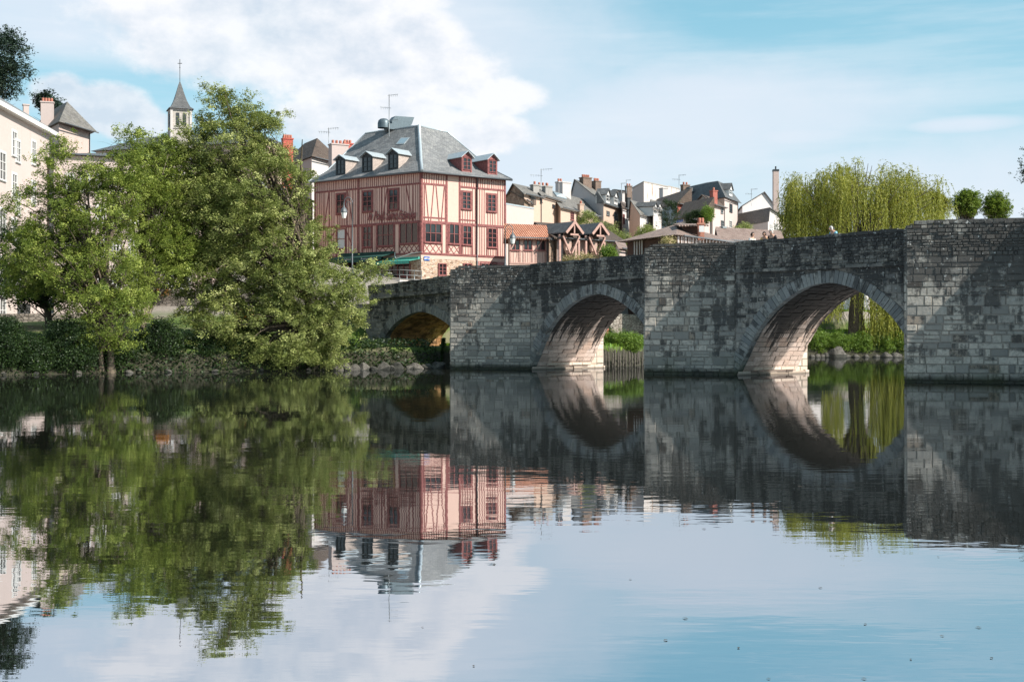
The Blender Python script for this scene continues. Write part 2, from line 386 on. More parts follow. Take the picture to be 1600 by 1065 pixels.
M['roof_chim'] = tiles('small_brick_stack', (.45, .16, .1), (.5, .22, .15), (.3, .2, .16), .22, .075)
M['timber_pinkish'] = plain('pink_barge_board', (.42, .26, .22), .7, var=.2)
M['stone_tower'] = tiles('pale_tower_stone', (.42, .38, .34), (.55, .5, .46), (.25, .22, .2), .5, .3)
M['lamp_glass'] = mat('frosted_lamp_glass', lambda t, b, o: (.7, .7, .68), rough=.25, spec=.6)
M['pile'] = plain('wet_dark_pile', (.06, .052, .042), .8, var=.6)
M['white_paint'] = plain('white_paint', (.56, .55, .54), .5, var=.06)
M['zinc'] = plain('zinc_sheet', (.42, .47, .5), .42, .35, var=.12)
M['lead'] = plain('dark_gutter_metal', (.12, .13, .14), .5, .3)
M['metal_dark'] = plain('dark_metal', (.05, .055, .06), .5, .4)
M['metal_grey'] = plain('grey_metal', (.25, .27, .28), .45, .5)
M['green_awning'] = plain('dark_green_awning', (.015, .06, .05), .8, var=.25)
M['green_awning_light'] = plain('faded_green_awning', (.06, .3, .24), .8, var=.15)
M['brick_red'] = tiles('red_brick', (.38, .07, .05), (.45, .12, .09), (.3, .2, .16), .22, .075)
M['brick_brown'] = tiles('brown_brick', (.18, .12, .09), (.27, .19, .15), (.1, .08, .07), .22, .075)
M['pot'] = plain('red_clay_pot', (.34, .13, .09), .7, var=.25)
M['concrete'] = plaster('grey_render', (.34, .32, .3), (.14, .12, .11), .6)
M['blue'] = plain('blue_enamel', (.03, .12, .4), .35)
M['skin'] = plain('skin', (.5, .3, .22), .6, var=.05)
M['hair'] = plain('dark_hair', (.025, .017, .012), .6)
M['hair_grey'] = plain('grey_hair', (.5, .48, .46), .6)
M['cloth_white'] = plain('white_cloth', (.68, .68, .66), .85, var=.05)
M['cloth_yellow'] = plain('yellow_cloth', (.6, .4, .14), .85, var=.05)
M['cloth_black'] = plain('black_cloth', (.02, .02, .025), .85)
M['cloth_blue'] = plain('light_blue_cloth', (.22, .5, .68), .85, var=.05)
M['cloth_dark'] = plain('dark_trousers', (.03, .035, .06), .85)
M['bark'] = plain('bark', (.09, .07, .05), .9, var=.5)
M['bark_grey'] = plain('grey_bark', (.16, .13, .1), .9, var=.5)
def f_rock(t, b, out):
    o = OC(t); n = t.noise(o, 4, 6, .7); z = t.sep(o)[2]
    t.put(b.inputs['Normal'], t.bump(n, .8, .05))
    return t.mix(t.mr(z, .0, .12, 1, 0), t.mix(t.mr(n, .35, .7), (.04, .036, .03), (.14, .13, .115)), (.03, .03, .025))
M['rock'] = mat('bank_rock', f_rock, rough=.9)
M['leaf'] = leafmat('alder_leaves', [(0, (.05, .08, .014)), (.45, (.145, .19, .032)), (.8, (.3, .34, .075)), (1, (.48, .5, .19))], .22)
M['leaf_sil'] = leafmat('pale_alder_leaves', [(0, (.06, .085, .02)), (.45, (.18, .21, .055)), (.8, (.37, .39, .14)), (1, (.58, .57, .29))], .2)
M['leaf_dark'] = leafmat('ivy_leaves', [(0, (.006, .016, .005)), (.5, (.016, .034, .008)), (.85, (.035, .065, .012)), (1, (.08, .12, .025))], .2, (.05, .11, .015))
M['leaf_bush'] = leafmat('bank_bush_leaves', [(0, (.05, .1, .012)), (.5, (.11, .19, .025)), (1, (.24, .33, .06))])
M['leaf_grass'] = leafmat('grass_blades', [(0, (.05, .12, .01)), (.5, (.12, .24, .02)), (1, (.28, .38, .05))], .3)
M['leaf_willow'] = leafmat('willow_leaves', [(0, (.09, .12, .015)), (.4, (.19, .21, .03)), (.8, (.31, .31, .055)), (1, (.42, .4, .1))], .35, (.4, .4, .05))
M['leaf_poll'] = leafmat('spring_leaves', [(0, (.08, .13, .02)), (.5, (.17, .24, .04)), (1, (.32, .36, .07))], .35)
M['leaf_garden'] = leafmat('garden_leaves', [(0, (.1, .14, .03)), (.5, (.26, .3, .09)), (1, (.5, .46, .24))], .3)
M['leaf_pinkish'] = leafmat('pinkish_leaves', [(0, (.16, .14, .06)), (.5, (.36, .3, .14)), (1, (.6, .42, .3))], .3)
M['leaf_con'] = leafmat('conifer_needles', [(0, (.012, .03, .018)), (.5, (.03, .055, .035)), (1, (.07, .1, .07))], .1, (.03, .06, .03))
M['leaf_rust'] = leafmat('rust_orange_leaves', [(0, (.3, .1, .02)), (.5, (.5, .2, .03)), (1, (.6, .35, .05))], .3, (.5, .2, .02))

# ------------------------------------------------------------------ ground and water
BL = Vector((1.15, 76.9)); BU = Vector((.675, -.738)); BT = Vector((.738, .675))
left_bank = [(-400, -60), (-110, 25), (-60, 46), (-25.8, 65.5), (-22.4, 69), (-9, 75.8), (-4.4, 80), (7.2, 85), (17, 103), (28, 121), (37, 121.5), (75, 140), (150, 200), (320, 330)]
right_bank = [(400, 300), (110, 125), (60, 82), (34, 43), (5, 2.2), (-8, 1.6), (-60, -12), (-130, -60), (-300, -150)]
poly = np.array(left_bank+right_bank)
def seg_dist(X, Y, pts, closed=False):
    d = np.full(X.shape, 1e9); n = len(pts)
    for i in range(n if closed else n-1):
        a = pts[i]; b = pts[(i+1) % n]; ab = (b[0]-a[0], b[1]-a[1]); L2 = ab[0]**2+ab[1]**2
        t = np.clip(((X-a[0])*ab[0]+(Y-a[1])*ab[1])/L2, 0, 1)
        d = np.minimum(d, np.hypot(X-a[0]-t*ab[0], Y-a[1]-t*ab[1]))
    return d
def inside(X, Y):
    c = np.zeros(X.shape, bool); n = len(poly)
    for i in range(n):
        x1, y1 = poly[i]; x2, y2 = poly[(i+1) % n]
        c ^= ((y1 > Y) != (y2 > Y)) & (X < (x2-x1)*(Y-y1)/((y2-y1) if y2 != y1 else 1e-9)+x1)
    return c
def sm(x, a, b): t = np.clip((x-a)/(b-a), 0, 1); return t*t*(3-2*t)
def height(X, Y):
    X = np.asarray(X, float); Y = np.asarray(Y, float)
    dl = seg_dist(X, Y, left_bank); dr = seg_dist(X, Y, right_bank); ins = inside(X, Y)
    prof = np.interp(dl, [0, .7, 5, 10, 15, 31, 45, 60, 100, 200, 400, 1500], [0, 1.25, 1.5, 2.4, 3, 7, 10, 12.5, 17, 25, 30, 30])
    low = np.interp(dl, [0, .7, 3, 12, 50, 90, 160, 300, 1500], [0, 1.2, 2.2, 2.7, 3.6, 10, 22, 30, 30])
    g = sm(X, -34, -20); zl = low*(1-g)+prof*g
    gu = sm(X, 22, 27)*sm(Y, 95, 110)*(1-sm(dl, 26, 50)); lowu = np.interp(dl, [0, .8, 2.5, 20, 60], [0, 1.5, 2.4, 3, 4])
    zl = zl*(1-gu)+lowu*gu
    s = (X-BL.x)*BU.x+(Y-BL.y)*BU.y; t = (X-BL.x)*BT.x+(Y-BL.y)*BT.y
    emb = (s < -16.6) & (Y > 89.6) & (X > -28.5)
    zl = np.where(emb, np.maximum(zl, 4.5), zl)
    ua = (s > -16.6) & (s < 2.) & (t > -3) & (t < 11); zl = np.where(ua, np.minimum(zl, 1.3), zl)
    zr = np.interp(dr, [0, 1, 6, 30, 100, 1500], [0, .35, .7, 3, 6, 12])
    zr = np.where((s > 46) & (np.abs(t-2.5) < 2.6), np.maximum(zr, 5.3), zr)
    zin = -np.minimum(2.2, np.minimum(dl, dr)*.45)
    return np.where(ins, zin, np.where(dl < dr, zl, zr))
gx = np.concatenate([np.linspace(-3000, -120, 14), np.arange(-110, -46, 6), np.arange(-46, 46, .9), np.arange(48, 130, 6), np.linspace(150, 3000, 14)])
gy = np.concatenate([np.linspace(-1500, -60, 8), np.arange(-50, 58, 6), np.arange(60, 135, .8), np.arange(137, 220, 5), np.linspace(240, 5000, 14)])
GX, GY = np.meshgrid(gx, gy); GZ = height(GX, GY)
jit = np.where((GX > -60) & (GX < 60) & (GY > 55) & (GY < 200), 1, 0)
GZ = GZ+jit*np.array([[mnoise.noise(Vector((x*.5, y*.5, 0)))*.12 for x in gx] for y in gy])
nx, ny = len(gx), len(gy)
gme = bpy.data.meshes.new('ground')
idx = np.arange(nx*ny).reshape(ny, nx)
q = np.stack([idx[:-1, :-1], idx[:-1, 1:], idx[1:, 1:], idx[1:, :-1]], -1).reshape(-1, 4)
gme.from_pydata(np.stack([GX, GY, GZ], -1).reshape(-1, 3).tolist(), [], q.tolist())
gme.polygons.foreach_set('use_smooth', [True]*len(q))
def f_ground(t, b, out):
    o = OC(t); n = t.noise(o, .35, 5, .6); n2 = t.noise(o, 4, 6, .7); z = t.sep(o)[2]
    c = t.mix(t.mr(n2, .3, .7), (.05, .085, .014), (.1, .14, .03))
    c = t.mix(t.mr(n, .5, .62, 0, .7, True), c, (.17, .14, .1))
    c = t.mix(t.mr(t.m('ADD', z, t.m('MULTIPLY', n, 1.)), 3.6, 4.4, 0, 1, True), c, t.mix(n2, (.16, .14, .12), (.3, .27, .24)))
    t.put(b.inputs['Normal'], t.bump(n2, .8, .1))
    return t.mix(t.mr(t.m('ADD', z, t.m('MULTIPLY', n2, .4)), 1.1, 1.5, 1, 0, True), c, t.mix(n2, (.02, .022, .012), (.05, .045, .03)))
gme.materials.append(mat('ground_soil', f_ground, rough=.95))
go = bpy.data.objects.new('ground', gme); COL.objects.link(go); props(go, kind='structure')

wm = bpy.data.materials.new('river_water'); wm.use_nodes = True; t = NT(wm.node_tree); t.n.clear()
o_ = t.new('ShaderNodeOutputMaterial'); gl = t.new('ShaderNodeBsdfGlossy'); df = t.new('ShaderNodeBsdfDiffuse')
o = OC(t)
n1 = t.noise(t.map(o, (.55, 1.25, 1)), 1.0, 2, .5); n2 = t.noise(t.map(o, (2.2, 5.5, 1)), 1.0, 2, .5); n3 = t.noise(t.map(o, (.1, .22, 1)), 1.0, 2, .5)
calm = t.mr(t.noise(t.map(o, (.03, .09, 1)), 1., 3, .5), .38, .62, .15, 1.7)
hh = t.m('ADD', t.m('MULTIPLY', t.m('MULTIPLY', n1, .0021), calm), t.m('ADD', t.m('MULTIPLY', t.m('MULTIPLY', n2, .0007), calm), t.m('MULTIPLY', n3, .0034)))
bn = t.new('ShaderNodeBump'); bn.inputs['Strength'].default_value = 1; bn.inputs['Distance'].default_value = 1.; t.put(bn.inputs['Height'], hh)
t.put(gl.inputs['Normal'], bn.outputs[0]); gl.inputs['Roughness'].default_value = .012
lw = t.new('ShaderNodeLayerWeight'); lw.inputs[0].default_value = .5
fac = t.mr(lw.outputs['Facing'], .70, .975, .72, .66)
t.put(gl.inputs['Color'], (.93, .955, 1.0)); t.put(df.inputs[0], (.01, .011, .008))
mx = t.new('ShaderNodeMixShader'); t.put(mx.inputs[0], fac); t.l.new(df.outputs[0], mx.inputs[1]); t.l.new(gl.outputs[0], mx.inputs[2]); t.l.new(mx.outputs[0], o_.inputs[0])
b = MB(); b.poly([(-420, -160, 0), (420, -160, 0), (420, 340, 0), (-420, 340, 0)]); wobj = b.build('river_water', wm, kind='structure')

# ------------------------------------------------------------------ the bridge (local frame: x along, y into depth, z up)
bridge = thing('stone_bridge', 'old grey stone arch bridge with pointed arches and black stained parapet over the river', 'bridge', (BL.x, BL.y, 0), rz=math.atan2(BU.y, BU.x))
def bpart(mb, name, m, parent=bridge, label=None): return mb.build(name, m, parent, raw=True, label=label)
WB = 5.0
def block(mb, o, ax, nrm, a0, a1, z0, z1, a0t=None, a1t=None, proud=.035, j=.014, r=None):
    """one dressed stone on a vertical plane, possibly with slanted ends"""
    a0t = a0 if a0t is None else a0t; a1t = a1 if a1t is None else a1t
    if a1-a0 < .07 or a1t-a0t < .02 or z1-z0 < .05: return
    o = Vector(o); ax = Vector(ax); nrm = Vector(nrm); Z = Vector((0, 0, 1)); r = random.random() if r is None else r
    h = proud*random.uniform(.45, 1.25); e = min(.022, (a1-a0)*.2)
    jz = j
    out = [(a0+j, z0+jz), (a1-j, z0+jz), (a1t-j, z1-jz), (a0t+j, z1-jz)]
    tl = [random.uniform(-.008, .008) for _ in range(4)]
    inn = [(out[0][0]+e, out[0][1]+e), (out[1][0]-e, out[1][1]+e), (out[2][0]-e, out[2][1]-e), (out[3][0]+e, out[3][1]-e)]
    P0 = [o+ax*a+Z*z-nrm*.01 for a, z in out]; P1 = [o+ax*a+Z*z+nrm*(h+tl[i]) for i, (a, z) in enumerate(inn)]
    mb.poly(P1, r)
    for i in range(4):
        k = (i+1) % 4; mb.poly([P0[i], P0[k], P1[k], P1[i]], r)
def courses(z0, z1, hmin, hmax):
    z = z0; out = []
    while z < z1-1e-4:
        h = random.uniform(hmin, hmax)
        if z1-z-h < hmin*.6: h = z1-z
        out.append((z, min(z1, z+h))); z += h
    return out
def masonry(mb, o, ax, nrm, L, z0, z1, hmin=.24, hmax=.44, lmin=.3, lmax=.95, lim=None, ztop=None, proud=.035, jr=(.006, .022)):
    """courses on a plane; lim(z)->list of blocked (a0,a1) intervals; ztop(a)->top"""
    for (za, zb) in courses(z0, z1, hmin, hmax):
        free = [((0, L), (0, L))]
        if lim:
            A, B = lim(za), lim(zb)
            free = []
            if A is None and B is None: free = [((0, L), (0, L))]
            else:
                if A is None: A = B
                if B is None: B = ((A[0]+A[1])/2, (A[0]+A[1])/2)
                free = [((0, A[0]), (0, B[0])), ((A[1], L), (B[1], L))]
        for (b0, b1), (t0, t1) in free:
            a = 0.; n = max(1, round(((b1-b0)+(t1-t0))/2/((lmin+lmax)/2)))
            cuts = sorted(random.uniform(0, 1) for _ in range(0)); f = [0.]
            for i in range(n): f.append(f[-1]+random.uniform(lmin, lmax))
            f = [x/f[-1] for x in f]
            for i in range(n):
                A0, A1 = b0+(b1-b0)*f[i], b0+(b1-b0)*f[i+1]; T0, T1 = t0+(t1-t0)*f[i], t0+(t1-t0)*f[i+1]
                if i > 0 and i < n: 
                    mid = (A0+T0)/2; A0 = T0 = mid if 0 < i else A0
                if i < n-1:
                    mid = (A1+T1)/2; A1 = T1 = mid
                zz = zb
                if ztop: zz = min(zb, ztop((A0+A1)/2))
                rr = random.random(); zo = random.uniform(-.018, .018)
                if A1-A0 > .5 and zb-za > .3 and random.random() < .22:      # now and then two small stones in place of one
                    zm = za+(zb-za)*random.uniform(.4, .6)
                    block(mb, o, ax, nrm, A0, A1, za, zm, proud=proud, j=jr[1]*.6); block(mb, o, ax, nrm, A0, A1, zm, zz, proud=proud, j=jr[1]*.6)
                else: block(mb, o, ax, nrm, A0, A1, za+zo, zz+zo*.6, T0, T1, proud=proud, r=rr, j=random.uniform(*jr))

PROF = [(-5.4, 0.), (-4.94, .77), (-4.26, 2.0), (-3.59, 2.84), (-2.81, 3.5), (-2.01, 4.02), (-1.04, 4.42), (0, 4.6), (1.04, 4.42), (2.01, 4.02), (2.81, 3.5), (3.59, 2.84), (4.26, 2.0), (4.94, .77), (5.4, 0.)]
def smooth_prof(P, n=44):
    P = np.array(P); d = np.r_[0, np.cumsum(np.hypot(*np.diff(P, axis=0).T))]; u = np.linspace(0, d[-1], n)
    Q = np.stack([np.interp(u, d, P[:, 0]), np.interp(u, d, P[:, 1])], 1); e = Q.copy()
    for _ in range(2):
        e[1:-1] = (e[:-2]+2*e[1:-1]+e[2:])/4
    return e
def mk(ac, ah, half=5.4): return smooth_prof([(ac+x*half/5.4, z*ah/4.6) for x, z in PROF])
A1P = smooth_prof([(-14.75, 1.0), (-14.65, 1.9), (-13.83, 2.62), (-12.62, 3.23), (-11.44, 3.56), (-10.44, 3.65), (-9.07, 3.33), (-7.7, 2.76), (-6.6, 2.0), (-6.2, 1.2), (-6.1, .3)])
arches = [dict(p=A1P, s0=-16.4, s1=-4.5, rust=True), dict(p=mk(5.4, 4.45), s0=0., s1=10.85), dict(p=mk(20.75, 4.62), s0=15.3, s1=26.15), dict(p=mk(36.05, 4.62), s0=30.6, s1=41.45)]  # rust: vault coloured with its warm bounced light
topS = [-60, -16.33, -14.7, -7.57, 0.01, 9.06, 11.3, 15.39, 18.45, 24.9, 30, 41, 50, 62]; topZ = [5.4, 5.47, 5.5, 5.9, 6.31, 6.46, 6.5, 6.8, 6.83, 6.9, 6.85, 6.6, 6.2, 5.9]
def ptop(s): return float(np.interp(s, topS, topZ))
def corn(s): return float(np.interp(s, [-16.4, -4, 0, 15, 31, 50], [4.6, 5.0, 5.16, 5.3, 5.3, 5.0]))
def deckz(s): return ptop(s)-1.12
for A in arches:
    p = A['p']; s0, s1 = A['s0'], A['s1']; c0, c1 = corn(s0), corn(s1)
    cores = (MB(), MB())
    xs = [s0]+[float(x) for x in p[:, 0]]+[s1]; zs = [-.8]+[float(z) for z in p[:, 1]]+[-.8]
    for yy, fl in ((0., 1), (WB, -1)):
        core = cores[0 if fl > 0 else 1]
        for i in range(len(p)-1):
            (xa, za), (xb, zb) = p[i], p[i+1]
            if xb-xa < 1e-4: continue
            qd = [(xa, yy, za), (xb, yy, zb), (xb, yy, corn(xb)), (xa, yy, corn(xa))]; core.poly(qd if fl > 0 else qd[::-1], .3)
        for xa, xb in ((s0, p[0, 0]), (p[-1, 0], s1)):
            if xb-xa > .01:
                qd = [(xa, yy, -.8), (xb, yy, -.8), (xb, yy, corn(xb)), (xa, yy, corn(xa))]; core.poly(qd if fl > 0 else qd[::-1], .3)
    sp = bpart(cores[0], 'spandrel_wall', M['mortar']); bpart(cores[1], 'upstream_wall', M['mortar'])
    # dressed blocks of the spandrel
    TH = .62; ring_out = p.copy(); d = np.gradient(p, axis=0); d /= np.linalg.norm(d, axis=1)[:, None]
    nrm = np.stack([-d[:, 1], d[:, 0]], 1); ring_out = p+nrm*TH
    def lim(z, ro=ring_out):
        k = np.where(ro[:, 1] > z)[0]
        if len(k) < 2: return None
        i, j = k[0], k[-1]
        def ic(a, b_):
            (x1, z1), (x2, z2) = ro[a], ro[b_]
            return x1+(x2-x1)*(z-z1)/((z2-z1) if abs(z2-z1) > 1e-6 else 1e-6)
        xl = ic(i-1, i) if i > 0 else ro[0, 0]; xr = ic(j, j+1) if j < len(ro)-1 else ro[-1, 0]
        return (xl-s0, xr-s0)
    st = MB(); masonry(st, (s0, 0, 0), (1, 0, 0), (0, -1, 0), s1-s0, -.3, min(c0, c1), .18, .4, .22, .75, lim=lim, proud=.03)
    bpart(st, 'masonry_face', M['stone'], sp)
    # voussoirs
    rg = MB(); L = np.r_[0, np.cumsum(np.hypot(*np.diff(p, axis=0).T))]; u = 0.; cuts = [0.]
    while u < L[-1]-.12: u += random.uniform(.17, .3); cuts.append(min(u, L[-1]))
    cuts[-1] = L[-1]
    def pt(arr, u): return Vector((float(np.interp(u, L, arr[:, 0])), 0, float(np.interp(u, L, arr[:, 1]))))
    for a, b2 in zip(cuts[:-1], cuts[1:]):
        g = min(.012, (b2-a)*.15); th = random.uniform(.9, 1.04); rr = random.random(); h = random.uniform(.05, .075)
        i0, i1, o0, o1 = pt(p, a+g), pt(p, b2-g), pt(ring_out, a+g), pt(ring_out, b2-g)
        o0 = i0+(o0-i0)*th; o1 = i1+(o1-i1)*th
        fr = [Vector((v.x, -h, v.z)) for v in (i0, i1, o1, o0)]; bk = [Vector((v.x, .35, v.z)) for v in (i0, i1, o1, o0)]
        rg.poly(fr, rr)
        for i in range(4):
            k = (i+1) % 4; rg.poly([bk[i], bk[k], fr[k], fr[i]], rr)
    bpart(rg, 'arch_ring', M['ringstone'])
    # barrel: courses running into depth, each stone with its own height
    va = MB(); nrow = int(L[-1]/.28); inn = p-nrm*.0
    for i in range(nrow):
        ua, ub = L[-1]*i/nrow, L[-1]*(i+1)/nrow; y = .36-random.uniform(0, .5); y = max(y, .34)
        P0, P1 = pt(p, ua), pt(p, ub); ez = (P1-P0).normalized(); nn = Vector((ez.z, 0, -ez.x))
        while y < WB-.02:
            ln = random.uniform(.35, .9); ye = min(WB-.005, y+ln); h = random.uniform(.0, .055); g = random.uniform(.01, .022); rr = random.random()
            a_, b_ = P0+ez*g, P1-ez*g
            fr = [Vector((a_.x, y+g, a_.z))+nn*h, Vector((b_.x, y+g, b_.z))+nn*h, Vector((b_.x, ye-g, b_.z))+nn*h, Vector((a_.x, ye-g, a_.z))+nn*h]
            bk = [v-nn*(h+.03) for v in fr]; va.poly(fr[::-1], rr)
            for i2 in range(4):
                k = (i2+1) % 4; va.poly([fr[k], bk[k], bk[i2], fr[i2]], rr)
            y = ye
    vo = bpart(va, 'vault', M['vault_bounce'] if A.get('rust') else M['vault'])
    bk = MB()
    for i in range(len(p)-1):
        (xa, za), (xb, zb) = p[i]+nrm[i]*.02, p[i+1]+nrm[i+1]*.02
        bk.poly([(xa, 0, za), (xb, 0, zb), (xb, WB, zb), (xa, WB, za)], .3)
    bpart(bk, 'vault_joints', M['mortar'], vo)
# deck
dk = MB(); ss = np.linspace(-16.4, 60, 40)
for a, b2 in zip(ss[:-1], ss[1:]):
    dk.poly([(a, .3, deckz(a)), (b2, .3, deckz(b2)), (b2, WB-.3, deckz(b2)), (a, WB-.3, deckz(a))], .5)
bpart(dk, 'deck', M['concrete'])
ab = MB(); ab.box(45.9, 60, .02, WB-.02, -1, 5.0, .4); bpart(ab, 'abutment', M['mortar'])
ab = MB(); ab.box(-22, -16.4, .02, WB, -1, 4.25, .4)
bpart(ab, 'abutment', M['mortar'])
# parapets and cornice
def wallrun(name, s0, s1, y0, y1, m, front=True):
    core = MB(); n = max(2, int((s1-s0)/.5)); S = np.linspace(s0, s1, n)
    for a, b2 in zip(S[:-1], S[1:]):
        za, zb = ptop(a)-.08+random.uniform(-.02, .02), ptop(b2)-.08; c0, c1 = corn(a), corn(b2)
        core.poly([(a, y0+.03, c0), (b2, y0+.03, c1), (b2, y0+.03, zb), (a, y0+.03, za)], .3)
        core.poly([(b2, y1, c1), (a, y1, c0), (a, y1, za), (b2, y1, zb)], .3)
        core.poly([(a, y0+.03, za), (b2, y0+.03, zb), (b2, y1, zb), (a, y1, za)], .3)
    o = bpart(core, name, m)
    st = MB()
    zmax = max(ptop(s0), ptop(s1)); zc = min(corn(s0), corn(s1))
    masonry(st, (s0, y0+.03, 0), (1, 0, 0), (0, -1, 0), s1-s0, max(corn(s0), corn(s1)), zmax, .11, .2, .14, .4, ztop=lambda a: ptop(s0+a)-.1, proud=.055, jr=(.002, .01))
    a = s0
    while a < s1-.05:                      # weathered coping stones
        b2 = min(s1, a+random.uniform(.3, .7)); za = ptop((a+b2)/2); h = random.uniform(-.03, .035)
        st.obox(((a+b2)/2, (y0+y1)/2, za-.05+h/2), ((b2-a)/2-.012, 0, (ptop(b2)-ptop(a))/2), (0, (y1-y0)/2+.04, 0), (0, 0, .07+h/2)); a = b2
    bpart(st, 'masonry_face', m, o)
    return o
runs = [(-16.4, -4.5), (0.05, 10.8), (15.35, 26.1), (30.65, 41.4), (45.9, 60)]
for (a, b2) in runs:
    wallrun('parapet', a, b2, -.1, .28, M['parapet'])
    cn = MB(); x = a
    while x < b2-.05:
        e = min(b2, x+random.uniform(.6, 1.3)); c = corn((x+e)/2)
        cn.obox(((x+e)/2, .0, c), ((e-x)/2-.01, 0, (corn(e)-corn(x))/2), (0, .2, 0), (0, 0, .07)); x = e
    bpart(cn, 'cornice', M['parapet'])
wallrun('parapet', -16.4, 60, WB-.3, WB+.08, M['parapet'])
# piers
def pier(sB, zt, lit=True, lab=None, q_=0.):
    P0 = Vector((sB-4.45+q_, 0)); P1 = Vector((sB-4.42+q_, -2.62+q_*.6)); A = Vector((sB-4.2+q_, -2.86+q_*.6)); B = Vector((sB, 0))
    def top(f): return zt-.26*max(0, 1-f/.12)**2
    core = MB()
    rear = [(sB, WB), (sB, WB+1.3), (sB-2.05, WB+3.3), (sB-4.45, WB+1.3), (sB-4.45, WB)]
    cB = B-Vector((.02, 0)); c = Vector((sB-2.6, -.3))
    sh = lambda v: v+(c-v).normalized()*.035
    nose = [P0+Vector((.02, .35)), sh(P1), sh(A), sh(B), B+Vector((-.02, .35))]
    core.prism([tuple(v) for v in nose], -1., [zt-.08, zt-.3, zt-.22, zt-.08, zt-.08], .3)
    core.prism([(sB-4.45, .01), (sB, .01), (sB, WB), (sB-4.45, WB)], -1., deckz(sB)-.02, .3)
    core.prism([(x, y) for x, y in rear], -1., 5.4, .3)
    pr = bpart(core, 'pier', M['mortar'], label=lab)
    st = MB()
    for (a, b2) in ((P0, P1), (P1, A), (A, B)):
        a3, b3 = Vector((*sh(a), 0)) if a is not P0 else Vector((*a, 0)), Vector((*sh(b2), 0)); L = (b3-a3).length; ax = (b3-a3)/L; nr = Vector((ax.y, -ax.x, 0))
        tp = (lambda q, L=L: top(q/L)) if a is A else (lambda q: zt-.28)
        zlow = zt-1.55
        masonry(st, a3, ax, nr, L, -.3, zlow, .17, .44, .2, .85, proud=.045)
        masonry(st, a3, ax, nr, L, zlow, zt-.02, .1, .2, .13, .38, ztop=lambda q, tp=tp: tp(q)-.04, proud=.06, jr=(.002, .01))
    # coping on the nose
    a3, b3 = Vector((*A, 0)), Vector((*B, 0)); L = (b3-a3).length; ax = (b3-a3)/L; nr = Vector((ax.y, -ax.x, 0)); x = .05
    while x < L-.03:
        e = min(L, x+random.uniform(.25, .6)); z = top(x/L)
        st.obox(a3+ax*((x+e)/2)-nr*.16+Vector((0, 0, z-.06)), ax*((e-x)/2-.01), nr*.2, Vector((0, 0, .06+random.uniform(0, .025)))); x = e
    bpart(st, 'masonry_face', M['stone_light'], pr)
    # upstream side stones, seen through the arch
    fl = MB(); masonry(fl, (sB, WB+1.3, 0), (0, -1, 0), (1, 0, 0), 1.3, -.1, 5.4, .35, .5, .6, .9, proud=.02)
    bpart(fl, 'upstream_nose', M['vault_clean'], pr)
    ft = MB()                                             # footing course just above the water inside the arch
    x = .0
    while x < WB+1.2:
        e = min(WB+1.25, x+random.uniform(.6, 1.2)); ft.box(sB-.3, sB+.17+random.uniform(-.04, .05), x+.01, e-.01, -.4, .12+random.uniform(0, .08)); x = e
    bpart(ft, 'footing', M['vault_clean'], pr)
    ft2 = MB()
    x = 1.0
    while x < WB-.2:
        e = min(WB-.2, x+random.uniform(.7, 1.3)); ft2.box(sB-.1, sB+.36, x+.02, e-.02, .24, .38); x = e
    bpart(ft2, 'ledge', M['vault_clean'], pr)
    return pr
def f_vc(t, b, out):
    f = t.noise(OC(t), 6, 6, .7); z = t.sep(OC(t))[2]
    c = t.mix(t.mr(f, .35, .7, .5, 0), t.ramp(RND(t), [(0, (.45, .36, .29)), (1, (.6, .5, .42))]), (.25, .2, .16)); t.put(b.inputs['Normal'], t.bump(f, .5, .03)); return t.mix(t.mr(z, 0, .15, .8, 0), c, (.06, .05, .04))
M['vault_clean'] = mat('pale_granite', f_vc, rough=.9, spec=.15)
pier(0, 6.27, lab='leftmost pier of the bridge nearest the trees')
pier(15.3, 6.78, lab='middle pier of the bridge', q_=.3)
pier(30.6, 7.0, lab='right pier of the bridge at the picture edge', q_=.17)
pier(45.9, 6.7)

# ------------------------------------------------------------------ buildings
def window(mb_parent, F, a0, a1, z0, z1, frame='white_paint', cas=.07, cols=2, rows=3, off=.0, sill=True, pane='glass', deep=.07, surround=None, label=None, name='window'):
    """window on face F: casing, leaves with bars, recessed-looking pane"""
    f = MB()
    if surround is not None:
        s_ = MB(); w = .13
        for q in ((a0-w, a0, z0-w, z1+w), (a1, a1+w, z0-w, z1+w), (a0, a1, z1, z1+w), (a0, a1, z0-w, z0)): F.panel(s_, *q, off-.02, off+.05)
    F.panel(f, a0, a0+cas, z0, z1, off-.01, off+deep); F.panel(f, a1-cas, a1, z0, z1, off-.01, off+deep)
    F.panel(f, a0+cas, a1-cas, z1-cas, z1, off-.01, off+deep); F.panel(f, a0+cas, a1-cas, z0, z0+cas, off-.01, off+deep)
    ia0, ia1, iz0, iz1 = a0+cas, a1-cas, z0+cas, z1-cas
    bw = .028
    for i in range(1, cols):
        x = ia0+(ia1-ia0)*i/cols; w = bw*1.5 if i*2 == cols else bw
        F.panel(f, x-w, x+w, iz0, iz1, off+.012, off+deep-.01)
    for j in range(1, rows):
        z = iz0+(iz1-iz0)*j/rows; F.panel(f, ia0, ia1, z-bw, z+bw, off+.013, off+deep-.015)
    if sill: F.panel(f, a0-.06, a1+.06, z0-.07, z0, off-.01, off+deep+.06)
    o = f.build(name, M[frame], mb_parent, label=label)
    g = MB(); F.panel(g, ia0, ia1, iz0, iz1, off-.005, off+.01); g.build('pane', M[pane], o)
    if surround is not None: s_.build('surround', M[surround], o)
    return o
def ray_z(x, y, py): return HC-(py-HY)/FPX*y

